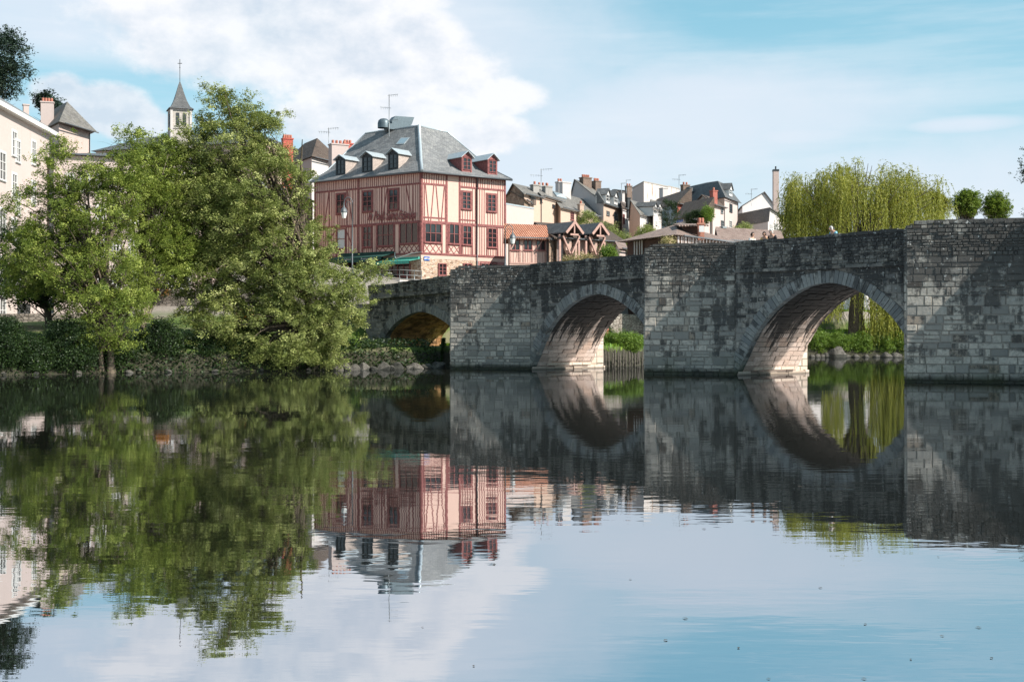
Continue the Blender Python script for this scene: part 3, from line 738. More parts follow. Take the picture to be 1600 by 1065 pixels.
# --- the half-timbered house -------------------------------------------------
Cn = Vector((-8.59, 121.0)); Rn = Vector((-.64, 127.2)); Ln = Vector((-19.9, 129.0)); Bn = Vector((-12.3, 142.0))
house = thing('half_timbered_house', 'four storey pink half-timbered corner house with dark red beams and slate roof with five dormers', 'house', (Cn.x, Cn.y, 6.6))
FR = Face(Cn, Rn); FL = Face(Ln, Cn)
EZ = 17.55; GZ0 = 9.35                                    # eave and top of the stone ground floor
def zc(F, x, y): return F.at(480+x/3.674, 160+y/3.674)
w = MB()
w.prism([tuple(Cn), tuple(Rn), tuple(Bn), tuple(Ln)], GZ0, EZ+.1, .5, cap=False); w.build('plaster_wall', M['plaster_pink'], house)
w = MB(); cc = (Cn+Rn+Ln+Bn)/4
w.prism([tuple(v+(v-cc).normalized()*.03) for v in (Cn, Rn, Bn, Ln)], 5.5, GZ0, .5); w.build('stone_ground_floor', M['rubble'], house)
rw = random.Random(3)
def studs(mb, F, a0, a1, z0, z1, sp=.3, w=.062, skip=(), o=(.0, .035)):
    n = max(1, round((a1-a0)/sp))
    for i in range(n+1):
        a = a0+(a1-a0)*i/n+rw.uniform(-.025, .025)
        if any(s0-.02 < a < s1+.02 for s0, s1 in skip): continue
        ww = w*rw.uniform(.7, 1.15); F.beam(mb, (a, z0), (a+rw.uniform(-.04, .04), z1), ww, *o)
def facade(F, rails, windows, dbl):
    pass
timR = MB(); timL = MB()
ZT = EZ; 
r1 = zc(FR, 665, 465)[1]; r2 = zc(FR, 665, 658)[1]; g2 = zc(FR, 665, 683)[1]; b1 = zc(FR, 665, 866)[1]
r1s = r1-.12
wins = {}
WR = [(887, 510, 938, 615, 2, 4), (1032, 525, 1082, 630, 2, 4), (672, 690, 770, 808, 3, 2), (812, 695, 872, 815, 2, 2), (890, 705, 942, 820, 2, 3), (1034, 720, 1086, 835, 2, 4)]
WL = [(170, 527, 218, 638, 2, 3), (320, 512, 374, 625, 2, 4), (470, 500, 524, 615, 2, 3), (172, 727, 222, 840, 1, 2), (322, 712, 372, 830, 2, 3), (402, 700, 500, 822, 3, 2), (532, 690, 640, 808, 3, 1)]
def rect(F, x0, y0, x1, y1):
    a0, zt0 = zc(F, x0, y0); a1, zb1 = zc(F, x1, y1); return a0, a1, zb1, zt0
def cross(mb, F, a0, a1, z0, z1, n):
    for i in range(n):
        x0, x1 = a0+(a1-a0)*i/n, a0+(a1-a0)*(i+1)/n
        F.beam(mb, (x0, z0), (x1, z1), .07, .0, .034); F.beam(mb, (x0, z1), (x1, z0), .07, .0, .03)
def timber(mb, F, wins, blank, diag, crosses, a_end):
    T = (.0, .05)
    rect_w = [rect(F, *w_[:4]) for w_ in wins]
    up = [r for r in rect_w if r[2] > g2-.1]; lo = [r for r in rect_w if r[2] <= g2-.1]
    F.panel(mb, 0, a_end, EZ-.16, EZ+.02, -.01, .06)
    for (a0, a1) in blank[1]: F.panel(mb, a0, a1, r1-.08, r1+.08, -.01, .055)
    F.panel(mb, 0, a_end, g2-.13, g2+.1, -.01, .07)
    F.panel(mb, 0, a_end, b1-.08, b1+.1, -.01, .075)
    for p in blank[2]: F.panel(mb, p-.09, p+.09, b1, EZ, -.01, .06)
    for (a0, a1) in blank[3]: F.panel(mb, a0, a1, r2-.06, r2+.06, -.01, .045)
    bl = blank[0]
    studs(mb, F, .1, a_end-.1, r1+.07, EZ-.15, .275, skip=bl)
    studs(mb, F, .1, a_end-.1, g2+.1, r1-.07, .285, skip=bl+[(r[0]-.12, r[1]+.12) for r in up]+[(d[0], d[1]) for d in diag])
    for r in up:      # short studs under and over the windows
        studs(mb, F, r[0]+.1, r[1]-.1, g2+.1, r[2]-.1, .26); F.panel(mb, r[0]-.14, r[1]+.14, r[2]-.12, r[2]-.0, -.01, .06); F.panel(mb, r[0]-.14, r[1]+.14, r[3], r[3]+.1, -.01, .06)
        F.panel(mb, r[0]-.14, r[0]-.03, r[2]-.1, r[3]+.1, -.01, .058); F.panel(mb, r[1]+.03, r[1]+.14, r[2]-.1, r[3]+.1, -.01, .058)
    for (a0, a1, kind) in diag:
        if kind == 'V':
            m = (a0+a1)/2
            for k in range(4):
                x = a0+(a1-a0)*(k+.5)/4; F.beam(mb, (x-.18 if k % 2 else x+.18, g2+.1), (x+.18 if k % 2 else x-.18, r1-.08), .09, 0, .038)
            for x in (a0, a1): F.beam(mb, (x, g2+.1), (x, r1-.08), .11, 0, .04)
        elif kind == '/': F.beam(mb, (a0, g2+.1), (a1, r1-.08), .1, 0, .038)
        else: F.beam(mb, (a0, r1-.08), (a1, g2+.1), .1, 0, .038)
        if kind in '/\\':
            studs(mb, F, a0, a1, g2+.1, r1-.08, .42, skip=[])
    cz = b1+1.05
    studs(mb, F, .1, a_end-.1, b1+.1, g2-.12, .285, skip=[(a, b_) for a, b_ in blank[4]]+[(r[0]-.12, r[1]+.12) for r in lo])
    for r in lo:
        F.panel(mb, r[0]-.12, r[1]+.12, r[2]-.13, r[2]-.0, -.01, .065); F.panel(mb, r[0]-.12, r[0]-.02, b1, g2, -.01, .055); F.panel(mb, r[1]+.02, r[1]+.12, b1, g2, -.01, .055)
    for (i, n) in crosses: cross(mb, F, lo[i][0]-.05, lo[i][1]+.05, b1+.1, lo[i][2]-.12, n)
    for i, r in enumerate(lo):
        if i not in [c[0] for c in crosses]: studs(mb, F, r[0]+.12, r[1]-.12, b1+.1, r[2]-.12, .26)
aR = FR.L; aL = FL.L
ax_ = lambda F, x, y=560: zc(F, x, y)[0]
timber(timR, FR, WR, ([(ax_(FR, 800)+.05, ax_(FR, 875)-.05), (ax_(FR, 800)+.05, ax_(FR, 800)+.1)],
                      [(0, ax_(FR, 800)), (ax_(FR, 875), aR)], [.09, ax_(FR, 800), ax_(FR, 875), ax_(FR, 972), aR-.09],
                      [(0, ax_(FR, 800)), (ax_(FR, 875), ax_(FR, 972))], [(ax_(FR, 774), ax_(FR, 810)), (ax_(FR, 650), ax_(FR, 670))]),
       [(ax_(FR, 672), ax_(FR, 793), 'V')], [(0, 3), (1, 2)], aR)
timber(timL, FL, WL, ([], [(0, aL)], [.09, ax_(FL, 293), aL-.09], [], [(ax_(FL, 502), ax_(FL, 528))]),
       [(ax_(FL, 100), ax_(FL, 125), '/'), (ax_(FL, 232), ax_(FL, 262), '\\'), (ax_(FL, 430), ax_(FL, 460), '/'), (ax_(FL, 568), ax_(FL, 606), '\\')], [(2, 3), (3, 4)], aL)
for (x0, y0, x1, y1) in ((135, 780, 168, 728), (222, 728, 258, 820)):     # braces beside the shuttered window
    p0, p1 = zc(FL, x0, y0), zc(FL, x1, y1); FL.beam(timL, p0, p1, .1, 0, .042)
tf = timR.build('timber_frame', M['timber'], house, label='dark red timber frame of the sunlit right front')
tf2 = timL.build('timber_frame', M['timber'], house, label='dark red timber frame of the shaded left front')
for F, WW in ((FR, WR), (FL, WL)):
    for (x0, y0, x1, y1, c, r_) in WW:
        a0, a1, z0, z1 = rect(F, x0, y0, x1, y1)
        shut = (x0, y0) == (172, 727)
        window(house, F, a0, a1, z0, z1, 'timber', .09, c, r_, .0, True, 'shutter_white' if shut else 'glass', .09)
        if (x0, y0) in ((887, 510), (1032, 525), (890, 705), (1034, 720), (322, 712)) or x0 in (672, 812):
            pass
# ground floor openings
def at1(F, x, y, s_=3.674, ox=480, oy=160): return F.at(ox+x/s_, oy+y/s_)
for (x0, y0, x1, y1, c, r_) in ((750, 922, 797, 994, 2, 3), (893, 922, 943, 985, 2, 3), (990, 912, 1086, 985, 4, 2)):
    a0, a1, z0, z1 = rect(FR, x0, y0, x1, y1); o = window(house, FR, a0, a1, z0, z1, 'timber', .1, c, r_, .045, True, 'glass', .1)
for (x0, y0, x1, y1, c, r_) in ((252, 928, 318, 1000, 3, 1), (318, 928, 372, 992, 1, 1), (452, 930, 595, 1000, 4, 1)):
    a0, a1, z0, z1 = rect(FL, x0, y0, x1, y1); window(house, FL, a0, a1, z0, z1, 'timber', .1, c, r_, .045, True, 'shutter_teal' if x0 == 318 else 'glass', .1)
fs = MB(); a0, a1, z0, z1 = rect(FR, 978, 905, 1140, 990)                    # pink shop surround on the right
FR.panel(fs, ax_(FR, 978), aR, GZ0-.25, GZ0-.02, .03, .12); FR.panel(fs, ax_(FR, 978), ax_(FR, 986), 6.6, GZ0-.26, .03, .11); FR.panel(fs, ax_(FR, 1090), aR-.05, 6.6, GZ0-.26, .03, .1)
fs.build('shopfront_surround', M['timber_pink'], house)
# roof
ov = .55
def outset(v, d, k=1.25): return v+(v-cc).normalized()*d*k
E4 = [outset(v, ov) for v in (Cn, Rn, Bn, Ln)]
TZ = 23.0; KF, KZ = .34, 1.35
T4 = [Vector((-9.3, 128.0)), Vector((-6.65, 132)), Vector((-12.2, 135.5)), Vector((-15.1, 132.5))]
rf = MB(); EZr = EZ-.02
for i in range(4):
    j = (i+1) % 4
    m0, m1 = E4[i].lerp(T4[i], KF), E4[j].lerp(T4[j], KF); zm = EZr+KZ    # slight kick at the eaves
    rf.poly([(*E4[i], EZr), (*E4[j], EZr), (*m1, zm), (*m0, zm)]); rf.poly([(*m0, zm), (*m1, zm), (*T4[j], TZ), (*T4[i], TZ)])
rf.poly([(*v, TZ) for v in T4]); rf.poly([(*v, EZr-.01) for v in reversed(E4)])
roof = rf.build('roof', M['slate'], house)
fl = MB()
def zroof(i, f): return (EZr+KZ*f/KF) if f < KF else EZr+KZ+(TZ-EZr-KZ)*(f-KF)/(1-KF)
for i, r_ in ((0, .16), (1, .07), (3, .07)):
    fl.tube([(*E4[i].lerp(T4[i], f), zroof(i, f)+.02) for f in (0, KF, .7, 1)], r_, 6)
for i in range(4): fl.tube([(*T4[i], TZ+.02), (*T4[(i+1) % 4], TZ+.02)], .09, 6)
fl.build('zinc_flashing', M['zinc'], roof)
gt = MB()
for i in (0, 3): gt.tube([(*E4[i], EZr-.05), (*E4[(i+1) % 4], EZr-.05)], .1, 6)
dp = FR.P(ax_(FR, 972), 0, .12); gt.tube([(dp.x, dp.y, EZr-.1), (dp.x, dp.y, 6.6)], .06, 6)
gt.build('gutter', M['lead'], house)
# roof plane helper for dormers and skylight
def slope(F, e0, e1, t0, t1):
    """plane of a roof slope through eave kick points and top"""
    a = Vector((*E4[e0].lerp(T4[e0], KF), EZr+KZ)); b_ = Vector((*E4[e1].lerp(T4[e1], KF), EZr+KZ)); c_ = Vector((*T4[e0], TZ))
    n = (b_-a).cross(c_-a).normalized(); n = n if n.z > 0 else -n; return a, n
SL = slope(FL, 3, 0, 3, 0); SR = slope(FR, 0, 1, 0, 1)
def onplane(S, px, py):
    d = Vector(((px-800)/FPX, 1, -(py-HY)/FPX)); o = Vector((0, 0, HC)); k = (S[0]-o).dot(S[1])/d.dot(S[1]); return o+d*k
def dormer(F, S, x0, y0, x1, y1, apex_y, cheek, front, roofm, inset, parent, lab=None):
    """front from the roof-zoom coordinates; body runs back into the roof"""
    G = Face(F.p0-F.n*inset, F.p1-F.n*inset)
    a0, zt = zc(G, x0, y0); a1, zb = zc(G, x1, y1); za = zc(G, (x0+x1)/2, apex_y)[1]
    bd = MB(); dep = 4.2; w_ = .14
    A0, A1 = a0-w_, a1+w_; ze = zt+.12
    P = lambda a, z, o: G.P(a, z, o)
    for a in (A0, A1):
        q = [P(a, zb-.4, 0), P(a, zb-.4, -dep), P(a, ze, -dep), P(a, ze, 0)]; bd.poly(q if a == A0 else q[::-1], .5)
    d = bd.build('dormer', M[cheek], parent, label=lab)
    fr = MB(); fr.poly([P(A0, zb-.4, 0), P(A1, zb-.4, 0), P(A1, ze, 0), P((A0+A1)/2, za, 0), P(A0, ze, 0)], .5)
    for q in ((A0, a0, zb-.4, ze), (a1, A1, zb-.4, ze), (a0, a1, ze-.06, ze)): G.panel(fr, *q, 0, .06)
    fr.build('dormer_front', M[front], d)
    rr = MB(); o_ = .2; th = .06
    for sg in (0, 1):
        ae = (A0-o_) if sg == 0 else (A1+o_); am = (A0+A1)/2; zz = ze-.1; zp = za+.1
        q = [P(ae, zz, .3), P(am, zp, .3), P(am, zp, -dep), P(ae, zz, -dep)]; q2 = [v+Vector((0, 0, -th)) for v in q]
        rr.poly(q if sg else q[::-1]); rr.poly(q2[::-1] if sg else q2)
        for i in range(4): k = (i+1) % 4; rr.poly([q[i], q[k], q2[k], q2[i]])
    rr.build('dormer_roof', M[roofm], d)
    wf = MB(); c_ = .06
    for q in ((a0, a0+c_, zb, zt), (a1-c_, a1, zb, zt), (a0+c_, a1-c_, zt-c_, zt), (a0+c_, a1-c_, zb, zb+c_), ((a0+a1)/2-.035, (a0+a1)/2+.035, zb+c_, zt-c_)): G.panel(wf, *q, .0, .09)
    for k in (1, 2): z = zb+(zt-zb)*k/3; G.panel(wf, a0+c_, a1-c_, z-.02, z+.02, .0, .075)
    wf.build('window_frame', M['metal_dark'] if front == 'zinc' or cheek != 'timber' else M['timber'], d)
    g = MB(); G.panel(g, a0+c_, a1-c_, zb+c_, zt-c_, .0, .03); g.build('pane', M['glass'], d)
for (x0, y0, x1, y1, ay) in ((172, 332, 214, 410, 306), (322, 316, 370, 394, 286), (472, 300, 518, 376, 268)):
    dormer(FL, SL, x0, y0, x1, y1, ay, 'cheek_pale', 'metal_dark', 'zinc', .35, house, 'slate dormer with pale tiled cheek and dark window')
for (x0, y0, x1, y1, ay) in ((892, 316, 937, 390, 284), (1041, 330, 1083, 404, 298)):
    dormer(FR, SR, x0, y0, x1, y1, ay, 'timber', 'timber', 'zinc', .35, house, 'dark red painted dormer with slate roof')
q = [onplane(SL, 480+x/3.674, 160+y/3.674) for x, y in ((512, 246), (560, 244), (592, 208), (542, 210))]
sk = MB(); up = SL[1]*.14; sk.poly([v+up for v in q]); [sk.poly([q[i], q[(i+1) % 4], q[(i+1) % 4]+up, q[i]+up]) for i in range(4)]
so = sk.build('skylight', M['zinc'], roof); c_ = sum(q, Vector())/4
sk = MB(); sk.poly([c_+(v-c_)*.78+up*1.08 for v in q]); sk.build('pane', M['glass_sky'], roof)
# extractor duct on the flat top
dc = Vector((-11.9, 130.6, TZ)); du = Vector((.86, .5, 0)).normalized(); dv = Vector((-du.y, du.x, 0))
v_ = MB(); v_.obox(dc+Vector((0, 0, .25))+du*.6, du*1.6, dv*.6, Vector((0, 0, .28)))
prof = [(-.6, .4), (-.6, .9), (-.2, 1.35), (1.9, 1.4), (1.6, .62), (.5, .4)]
for s_ in (-1, 1): v_.poly([dc+du*x+Vector((0, 0, z))+dv*.5*s_ for x, z in (prof if s_ < 0 else prof[::-1])])
for i in range(len(prof)):
    (x, z), (x2, z2) = prof[i], prof[(i+1) % len(prof)]; m_ = [dc+du*x+Vector((0, 0, z))-dv*.5, dc+du*x2+Vector((0, 0, z2))-dv*.5, dc+du*x2+Vector((0, 0, z2))+dv*.5, dc+du*x+Vector((0, 0, z))+dv*.5]
    v_.poly(m_)
v_.lathe(dc+du*-1.3+Vector((0, 0, .1)), [(0.62, 0), (.62, .5), (.55, .75), (.35, .92), (0, 1.0)], 14)
v_.build('roof_duct', M['duct'], roof)
v_ = MB(); v_.poly([dc+du*x+Vector((0, 0, z))+dv*y for x, y, z in ((1.87, -.42, 1.3), (1.87, .42, 1.3), (1.66, .42, .7), (1.66, -.42, .7))]); v_.obox(dc+Vector((0, 0, .25))+du*.6, du*.01, dv*.01, Vector((0, 0, .01)))
v_.build('duct_mouth', M['metal_dark'], roof)
# lettering
tc = bpy.data.curves.new('lettering', 'FONT'); tc.body = "le Pont Saint Etienne"; tc.size = 1.12; tc.shear = .45; tc.extrude = .02; tc.offset = .022; tc.space_character = 1.0
to = bpy.data.objects.new('tmp', tc); COL.objects.link(to)
dg = bpy.context.evaluated_depsgraph_get(); me = bpy.data.meshes.new_from_object(to.evaluated_get(dg)); bpy.data.objects.remove(to)
def letters(me, F, a0, z0, a1, off, m, parent, name='lettering', zs=None, z1=None):
    xs = [v.co.x for v in me.vertices]; w_ = max(xs)-min(xs); k = (a1-a0)/w_; zs = zs or k; loc = Vector(root_of(parent).location); x0 = min(xs); r_ = random.Random(5)
    z1 = z0 if z1 is None else z1
    for v in me.vertices:
        fx = (v.co.x-x0)/w_; wob = .06*math.sin(fx*40)
        v.co = F.P(a0+(v.co.x-x0)*k, z0+(z1-z0)*fx+v.co.y*zs+wob*(zs > .5), off+v.co.z)-loc
    me.materials.clear(); me.materials.append(M[m]); o = bpy.data.objects.new(name, me); COL.objects.link(o); o.parent = parent; return o
p0 = zc(FL, 352, 680); p1 = zc(FL, 628, 666)
letters(me, FL, p0[0], p0[1]+.05, p1[0], .1, 'timber', house, zs=1.05, z1=p1[1]-.05)
# blue street sign
sg = MB(); a0, a1, z0, z1 = rect(FR, 668, 884, 700, 908); FR.panel(sg, a0, a1, z0, z1, .05, .09); so = sg.build('street_sign', M['blue'], house)
sg = MB()
am = (a0+a1)/2
for (x, y, x2, y2) in ((am-.3, z0+.15, am, z1-.15), (am, z1-.15, am+.3, z0+.15), (am-.2, z0+.2, am+.2, z0+.2)): FR.beam(sg, (x, y), (x2, y2), .12, .088, .1)
sg.build('sign_mark', M['white_paint'], so)
# awnings over the terrace
def awning(x0, y0, x1, y1, out, drop, val, m, name, txt=None):
    a0, z0 = zc(FL, x0, y0); a1, _ = zc(FL, x1, y1)
    mb = MB(); r_ = .5; P = FL.P
    q = [P(a0, z0, .08), P(a1, z0, .08), P(a1, z0-drop, out), P(a0, z0-drop, out)]; mb.poly(q[::-1]); mb.poly([v-Vector((0, 0, .04)) for v in q])
    v0 = [P(a0, z0-drop, out), P(a1, z0-drop, out), P(a1, z0-drop-val, out), P(a0, z0-drop-val, out)]; mb.poly(v0[::-1]); mb.poly([v+FL.n*.02 for v in v0])
    for a in (a0, a1): mb.poly([P(a, z0, .08), P(a, z0-drop, out), P(a, z0-drop-.04, out), P(a, z0-.04, .08)])
    FL.panel(mb, a0, a1, z0-.02, z0+.16, .06, .26)
    return mb.build(name, M[m], house), (a0, a1, z0-drop, z0-drop-val, out)
aw, g_ = awning(205, 878, 500, 868, 1.9, .42, .32, 'green_awning', 'awning')
for txt, fa, fb in (("Hôtel", .3, .42), ("Restaurant", .62, .86)):
    tc = bpy.data.curves.new('l', 'FONT'); tc.body = txt; tc.size = 1; tc.extrude = .005; to = bpy.data.objects.new('tmp', tc); COL.objects.link(to)
    dg = bpy.context.evaluated_depsgraph_get(); me = bpy.data.meshes.new_from_object(to.evaluated_get(dg)); bpy.data.objects.remove(to)
    G2 = Face(FL.p0, FL.p1); L_ = g_[1]-g_[0]
    letters(me, FL, g_[0]+L_*fa, g_[3]+.06, g_[0]+L_*fb, g_[4]+.03, 'white_paint', aw, zs=.28)
aw2, _ = awning(448, 905, 648, 905, 1.6, .25, .3, 'green_awning_light', 'awning')
aw3, _ = awning(215, 912, 440, 905, 2.3, .1, .22, 'green_awning', 'awning')
ar = MB(); s0 = zc(FL, 508, 878)
ar.tube([FL.P(s0[0], s0[1], .1), FL.P(s0[0]+.9, s0[1]-.4, 1.), FL.P(s0[0]+2.2, s0[1]+.1, .3), FL.P(s0[0]+3.4, s0[1]+.2, .15)], .035, 5)
ar.tube([FL.P(s0[0], s0[1]-.5, .12), FL.P(s0[0], s0[1]+.3, .12)], .06, 5); ar.build('awning_arm', M['white_paint'], aw)

# terrace in front of the left side: slab and railing
tw = MB(); P = FL.P; zt_ = ray_z(0, 117.5, 437)
base = [P(5.6, 0, 3.6), P(aL+.4, 0, 3.6), P(aL+.4, 0, .05), P(5.6, 0, .05)]
tw.prism([(v.x, v.y) for v in base], 4.5, zt_, .5)
ter = tw.thing('terrace', M['plaster_white'], 'pale masonry terrace in front of the half-timbered house above the bridge end', 'terrace')
rl = MB(); zr = zt_+.95
pts = [P(5.8, 0, 3.5), P(aL+.3, 0, 3.5), P(aL+.3, 0, .3)]
for i in range(2):
    a, b_ = pts[i], pts[i+1]
    for h in (.95, .5, .12): rl.tube([a+Vector((0, 0, zt_+h)), b_+Vector((0, 0, zt_+h))], .03, 5)
    n = int((b_-a).length/1.3)+1
    for k in range(n+1): q = a.lerp(b_, k/n); rl.tube([q+Vector((0, 0, zt_-.05)), q+Vector((0, 0, zt_+1.0))], .035, 5)
rl.thing('terrace_railing', M['metal_grey'], 'thin grey metal railing along the edge of the pale terrace', 'railing')
def cafe_chair(): pass
# two cafe tables on the terrace
for k, (a, o_) in enumerate(((9.0, 2.4), (11.6, 2.2))):
    c = P(a, zt_, o_); r0 = thing('cafe_table', 'small round white cafe table on the terrace, nearer the %s' % ('trees' if k == 0 else 'house corner'), 'table', c, group='cafe tables on the terrace')
    mb = MB(); mb.lathe(c, [(0, .72), (.42, .72), (.42, .76), (0, .76)], 16); mb.build('tabletop', M['white_paint'], r0)
    mb = MB(); mb.lathe(c, [(.25, .0), (.25, .03), (.03, .06), (.03, .72)], 10); mb.build('pedestal', M['metal_dark'], r0)

# --- generic house -----------------------------------------------------------
def chimney(parent, c, w_, d_, z0, z1, m='brick_brown', pots=2, ang=.5, potm='pot'):
    ux, uy = math.cos(ang), math.sin(ang); mb = MB(); c = Vector(c)
    A = Vector((ux, uy, 0)); B = Vector((-uy, ux, 0))
    mb.obox(Vector((c.x, c.y, (z0+z1)/2)), A*w_/2, B*d_/2, Vector((0, 0, (z1-z0)/2)), .5)
    mb.obox(Vector((c.x, c.y, z1+.06)), A*(w_/2+.07), B*(d_/2+.07), Vector((0, 0, .07)), .6)
    o = mb.build('chimney', M[m], parent)
    if pots:
        pm = MB()
        for k in range(pots):
            q = Vector((c.x, c.y, 0))+A*((k+.5)/pots-.5)*w_*.9; pm.lathe((q.x, q.y, z1+.12), [(.13, 0), (.15, .3), (.12, .42), (.09, .42), (.08, .1)], 8)
        pm.build('chimney_pots', M[potm], o)
    return o
def P2(px, D): return Vector(((px-800)/FPX*D, D))
def gen(name, label, c, r, l, eave, base, wall, wall_l=None, roofm='slate_dark', kind='gableR', apex=None, frac=.5, rise=2.5, wr=(), wl=(), frame='white_paint', over=.35, parapet=None, group=None, surround=None, cat='house', shutters=False):
    """c, r, l = (px, D) of the near corner and the ends of the two visible walls"""
    C, Rr, Ll = P2(*c), P2(*r), P2(*l); B = Rr+Ll-C; ez = ray_z(0, c[1], eave)
    h = thing(name, label, cat, (C.x, C.y, base), group=group)
    F1, F2 = Face(C, Rr), Face(Ll, C)
    az_ = ray_z(0, (c[1]+l[1])/2, apex) if apex else ez+rise
    uR, uL = (Rr-C).normalized(), (Ll-C).normalized()
    wr_, wl_ = MB(), MB()
    if kind == 'gableR':        # ridge runs parallel to the right-hand wall; gable on the left wall
        G = C.lerp(Ll, frac); G2 = Rr.lerp(B, frac)
        wr_.poly([(*C, base), (*Rr, base), (*Rr, ez), (*C, ez)]); wr_.poly([(*B, base), (*Ll, base), (*Ll, ez), (*B, ez)])
        wl_.poly([(*Ll, base), (*C, base), (*C, ez), (*G, az_), (*Ll, ez)]); wl_.poly([(*Rr, base), (*B, base), (*B, ez), (*G2, az_), (*Rr, ez)])
        q = [(C, G, Rr, G2), (Ll, G, B, G2)]
        rf = MB()
        for (e, g, e2, g2_) in q:
            dn = (e-g); dn3 = Vector((dn.x, dn.y, ez-az_)).normalized()*over; al = (Vector((*uR, 0)))*over
            a_, b_, c_, d_ = Vector((*e, ez))+dn3-al, Vector((*e2, ez))+dn3+al, Vector((*g2_, az_))+al, Vector((*g, az_))-al
            t_ = Vector((0, 0, .12)); top = [v+t_*1.2 for v in (a_, b_, c_, d_)]; bot = [v+t_*.2 for v in (a_, b_, c_, d_)]
            if e is Ll: top, bot = top[::-1], bot[::-1]
            rf.poly(top); rf.poly(bot[::-1]); [rf.poly([bot[i], bot[(i+1) % 4], top[(i+1) % 4], top[i]]) for i in range(4)]
    elif kind == 'gableL':      # ridge parallel to the left wall; gable on the right wall
        G = C.lerp(Rr, frac); G2 = Ll.lerp(B, frac)
        wl_.poly([(*Ll, base), (*C, base), (*C, ez), (*Ll, ez)]); wl_.poly([(*Rr, base), (*B, base), (*B, ez), (*Rr, ez)])
        wr_.poly([(*C, base), (*Rr, base), (*Rr, ez), (*G, az_), (*C, ez)]); wr_.poly([(*B, base), (*Ll, base), (*Ll, ez), (*G2, az_), (*B, ez)])
        rf = MB()
        for (e, g, e2, g2_, flip) in ((C, G, Ll, G2, 1), (Rr, G, B, G2, 0)):
            dn = (e-g); dn3 = Vector((dn.x, dn.y, ez-az_)).normalized()*over; al = Vector((*uL, 0))*over
            a_, b_, c_, d_ = Vector((*e, ez))+dn3-al, Vector((*e2, ez))+dn3+al, Vector((*g2_, az_))+al, Vector((*g, az_))-al
            t_ = Vector((0, 0, .12)); top = [v+t_*1.2 for v in (a_, b_, c_, d_)]; bot = [v+t_*.2 for v in (a_, b_, c_, d_)]
            if flip: top, bot = top[::-1], bot[::-1]
            rf.poly(top); rf.poly(bot[::-1]); [rf.poly([bot[i], bot[(i+1) % 4], top[(i+1) % 4], top[i]]) for i in range(4)]
    elif kind in ('hip', 'mansard', 'flat', 'mono'):
        wr_.poly([(*C, base), (*Rr, base), (*Rr, ez), (*C, ez)]); wl_.poly([(*Ll, base), (*C, base), (*C, ez), (*Ll, ez)])
        wr_.poly([(*B, base), (*Ll, base), (*Ll, ez), (*B, ez)]); wl_.poly([(*Rr, base), (*B, base), (*B, ez), (*Rr, ez)])
        cen = (C+Rr+Ll+B)/4; ring = [v+(v-cen).normalized()*over*1.3 for v in (C, Rr, B, Ll)]; rf = MB()
        if kind == 'hip':
            LR, LL = (Rr-C).length, (Ll-C).length
            if LR > LL*1.15: ins = LL*.5; t_ = [C.lerp(Ll, .5)+uR*ins, Rr.lerp(B, .5)-uR*ins]; T = [t_[0], t_[1], t_[1], t_[0]]
            elif LL > LR*1.15: ins = LR*.5; t_ = [C.lerp(Rr, .5)+uL*ins, Ll.lerp(B, .5)-uL*ins]; T = [t_[0], t_[0], t_[1], t_[1]]
            else: T = [cen]*4
        elif kind == 'mansard': T = [v.lerp(cen, frac) for v in (C, Rr, B, Ll)]
        elif kind == 'flat': T = ring; 
        else: T = ring
        if kind in ('hip', 'mansard'):
            for i in range(4):
                j = (i+1) % 4; qd = [(*ring[i], ez+.05), (*ring[j], ez+.05), (*T[j], az_)]
                if (T[i]-T[j]).length > .01: qd.append((*T[i], az_))
                rf.poly(qd)
            rf.poly([(*v, ez+.04) for v in reversed(ring)])
            if kind == 'mansard':
                tip = az_+rise*.25
                for i in range(4): rf.poly([(*T[i], az_), (*T[(i+1) % 4], az_), (*cen, tip)])
        else:
            hz = [0, 0, 0, 0] if kind == 'flat' else [0, az_-ez, az_-ez, 0]
            rf.prism([tuple(v) for v in ring], ez-.05, [ez+.12+x for x in hz])
    for mb_, nms, mm in ((wr_, ('wall', 'rear_wall'), wall), (wl_, ('side_wall', 'side_wall'), wall_l or wall)):
        for f_, nm in zip(mb_.f, nms): one = MB(); one.poly([mb_.v[i] for i in f_], .5); one.build(nm, M[mm], h)
    rfo = rf.build('roof', M[roofm], h)
    gm = MB(); e0 = F1.P(-.2, ez-.02, over+.08); e1 = F1.P(F1.L+.2, ez-.02, over+.08)
    if kind != 'gableL' and kind != 'flat': gm.tube([e0, e1], .07, 5); q = F1.P(F1.L*.96, 0, .08); gm.tube([(q.x, q.y, ez-.1), (q.x, q.y, base+.3)], .05, 5); gm.build('gutter', M['lead'], h)
    for F, ww in ((F1, wr), (F2, wl)):
        for w4 in ww:
            x0, y0, x1, y1 = w4[:4]; a0, zt = F.at(x0, y0); a1, zb = F.at(x1, y1)
            if a1 < a0: a0, a1 = a1, a0
            if a1-a0 < .5: a1 = a0+.5
            m_ = w4[4] if len(w4) > 4 else frame
            window(h, F, a0, a1, zb, zt, m_, .09, 2, 3, 0, True, 'glass', .08, surround=surround)
    h_ = dict(h=h, C=C, R=Rr, L=Ll, B=B, ez=ez, az=az_, F1=F1, F2=F2, roof=rfo); return h_
def chim(hd, px, pytop, D, w_=.9, d_=.6, z0=None, m='brick_brown', pots=2, ang=.5):
    q = P2(px, D); z1 = ray_z(0, D, pytop); return chimney(hd['h'], (q.x, q.y, 0), w_, d_, z0 if z0 else z1-3, z1-.3, m, pots, ang)
A_ = lambda x, y: (780+x/6.265, 250+y/6.265)
B_ = lambda x, y: (960+x/5.926, 260+y/5.926)
def rA(x0, y0, x1, y1, *k): return (*A_(x0, y0), *A_(x1, y1), *k)
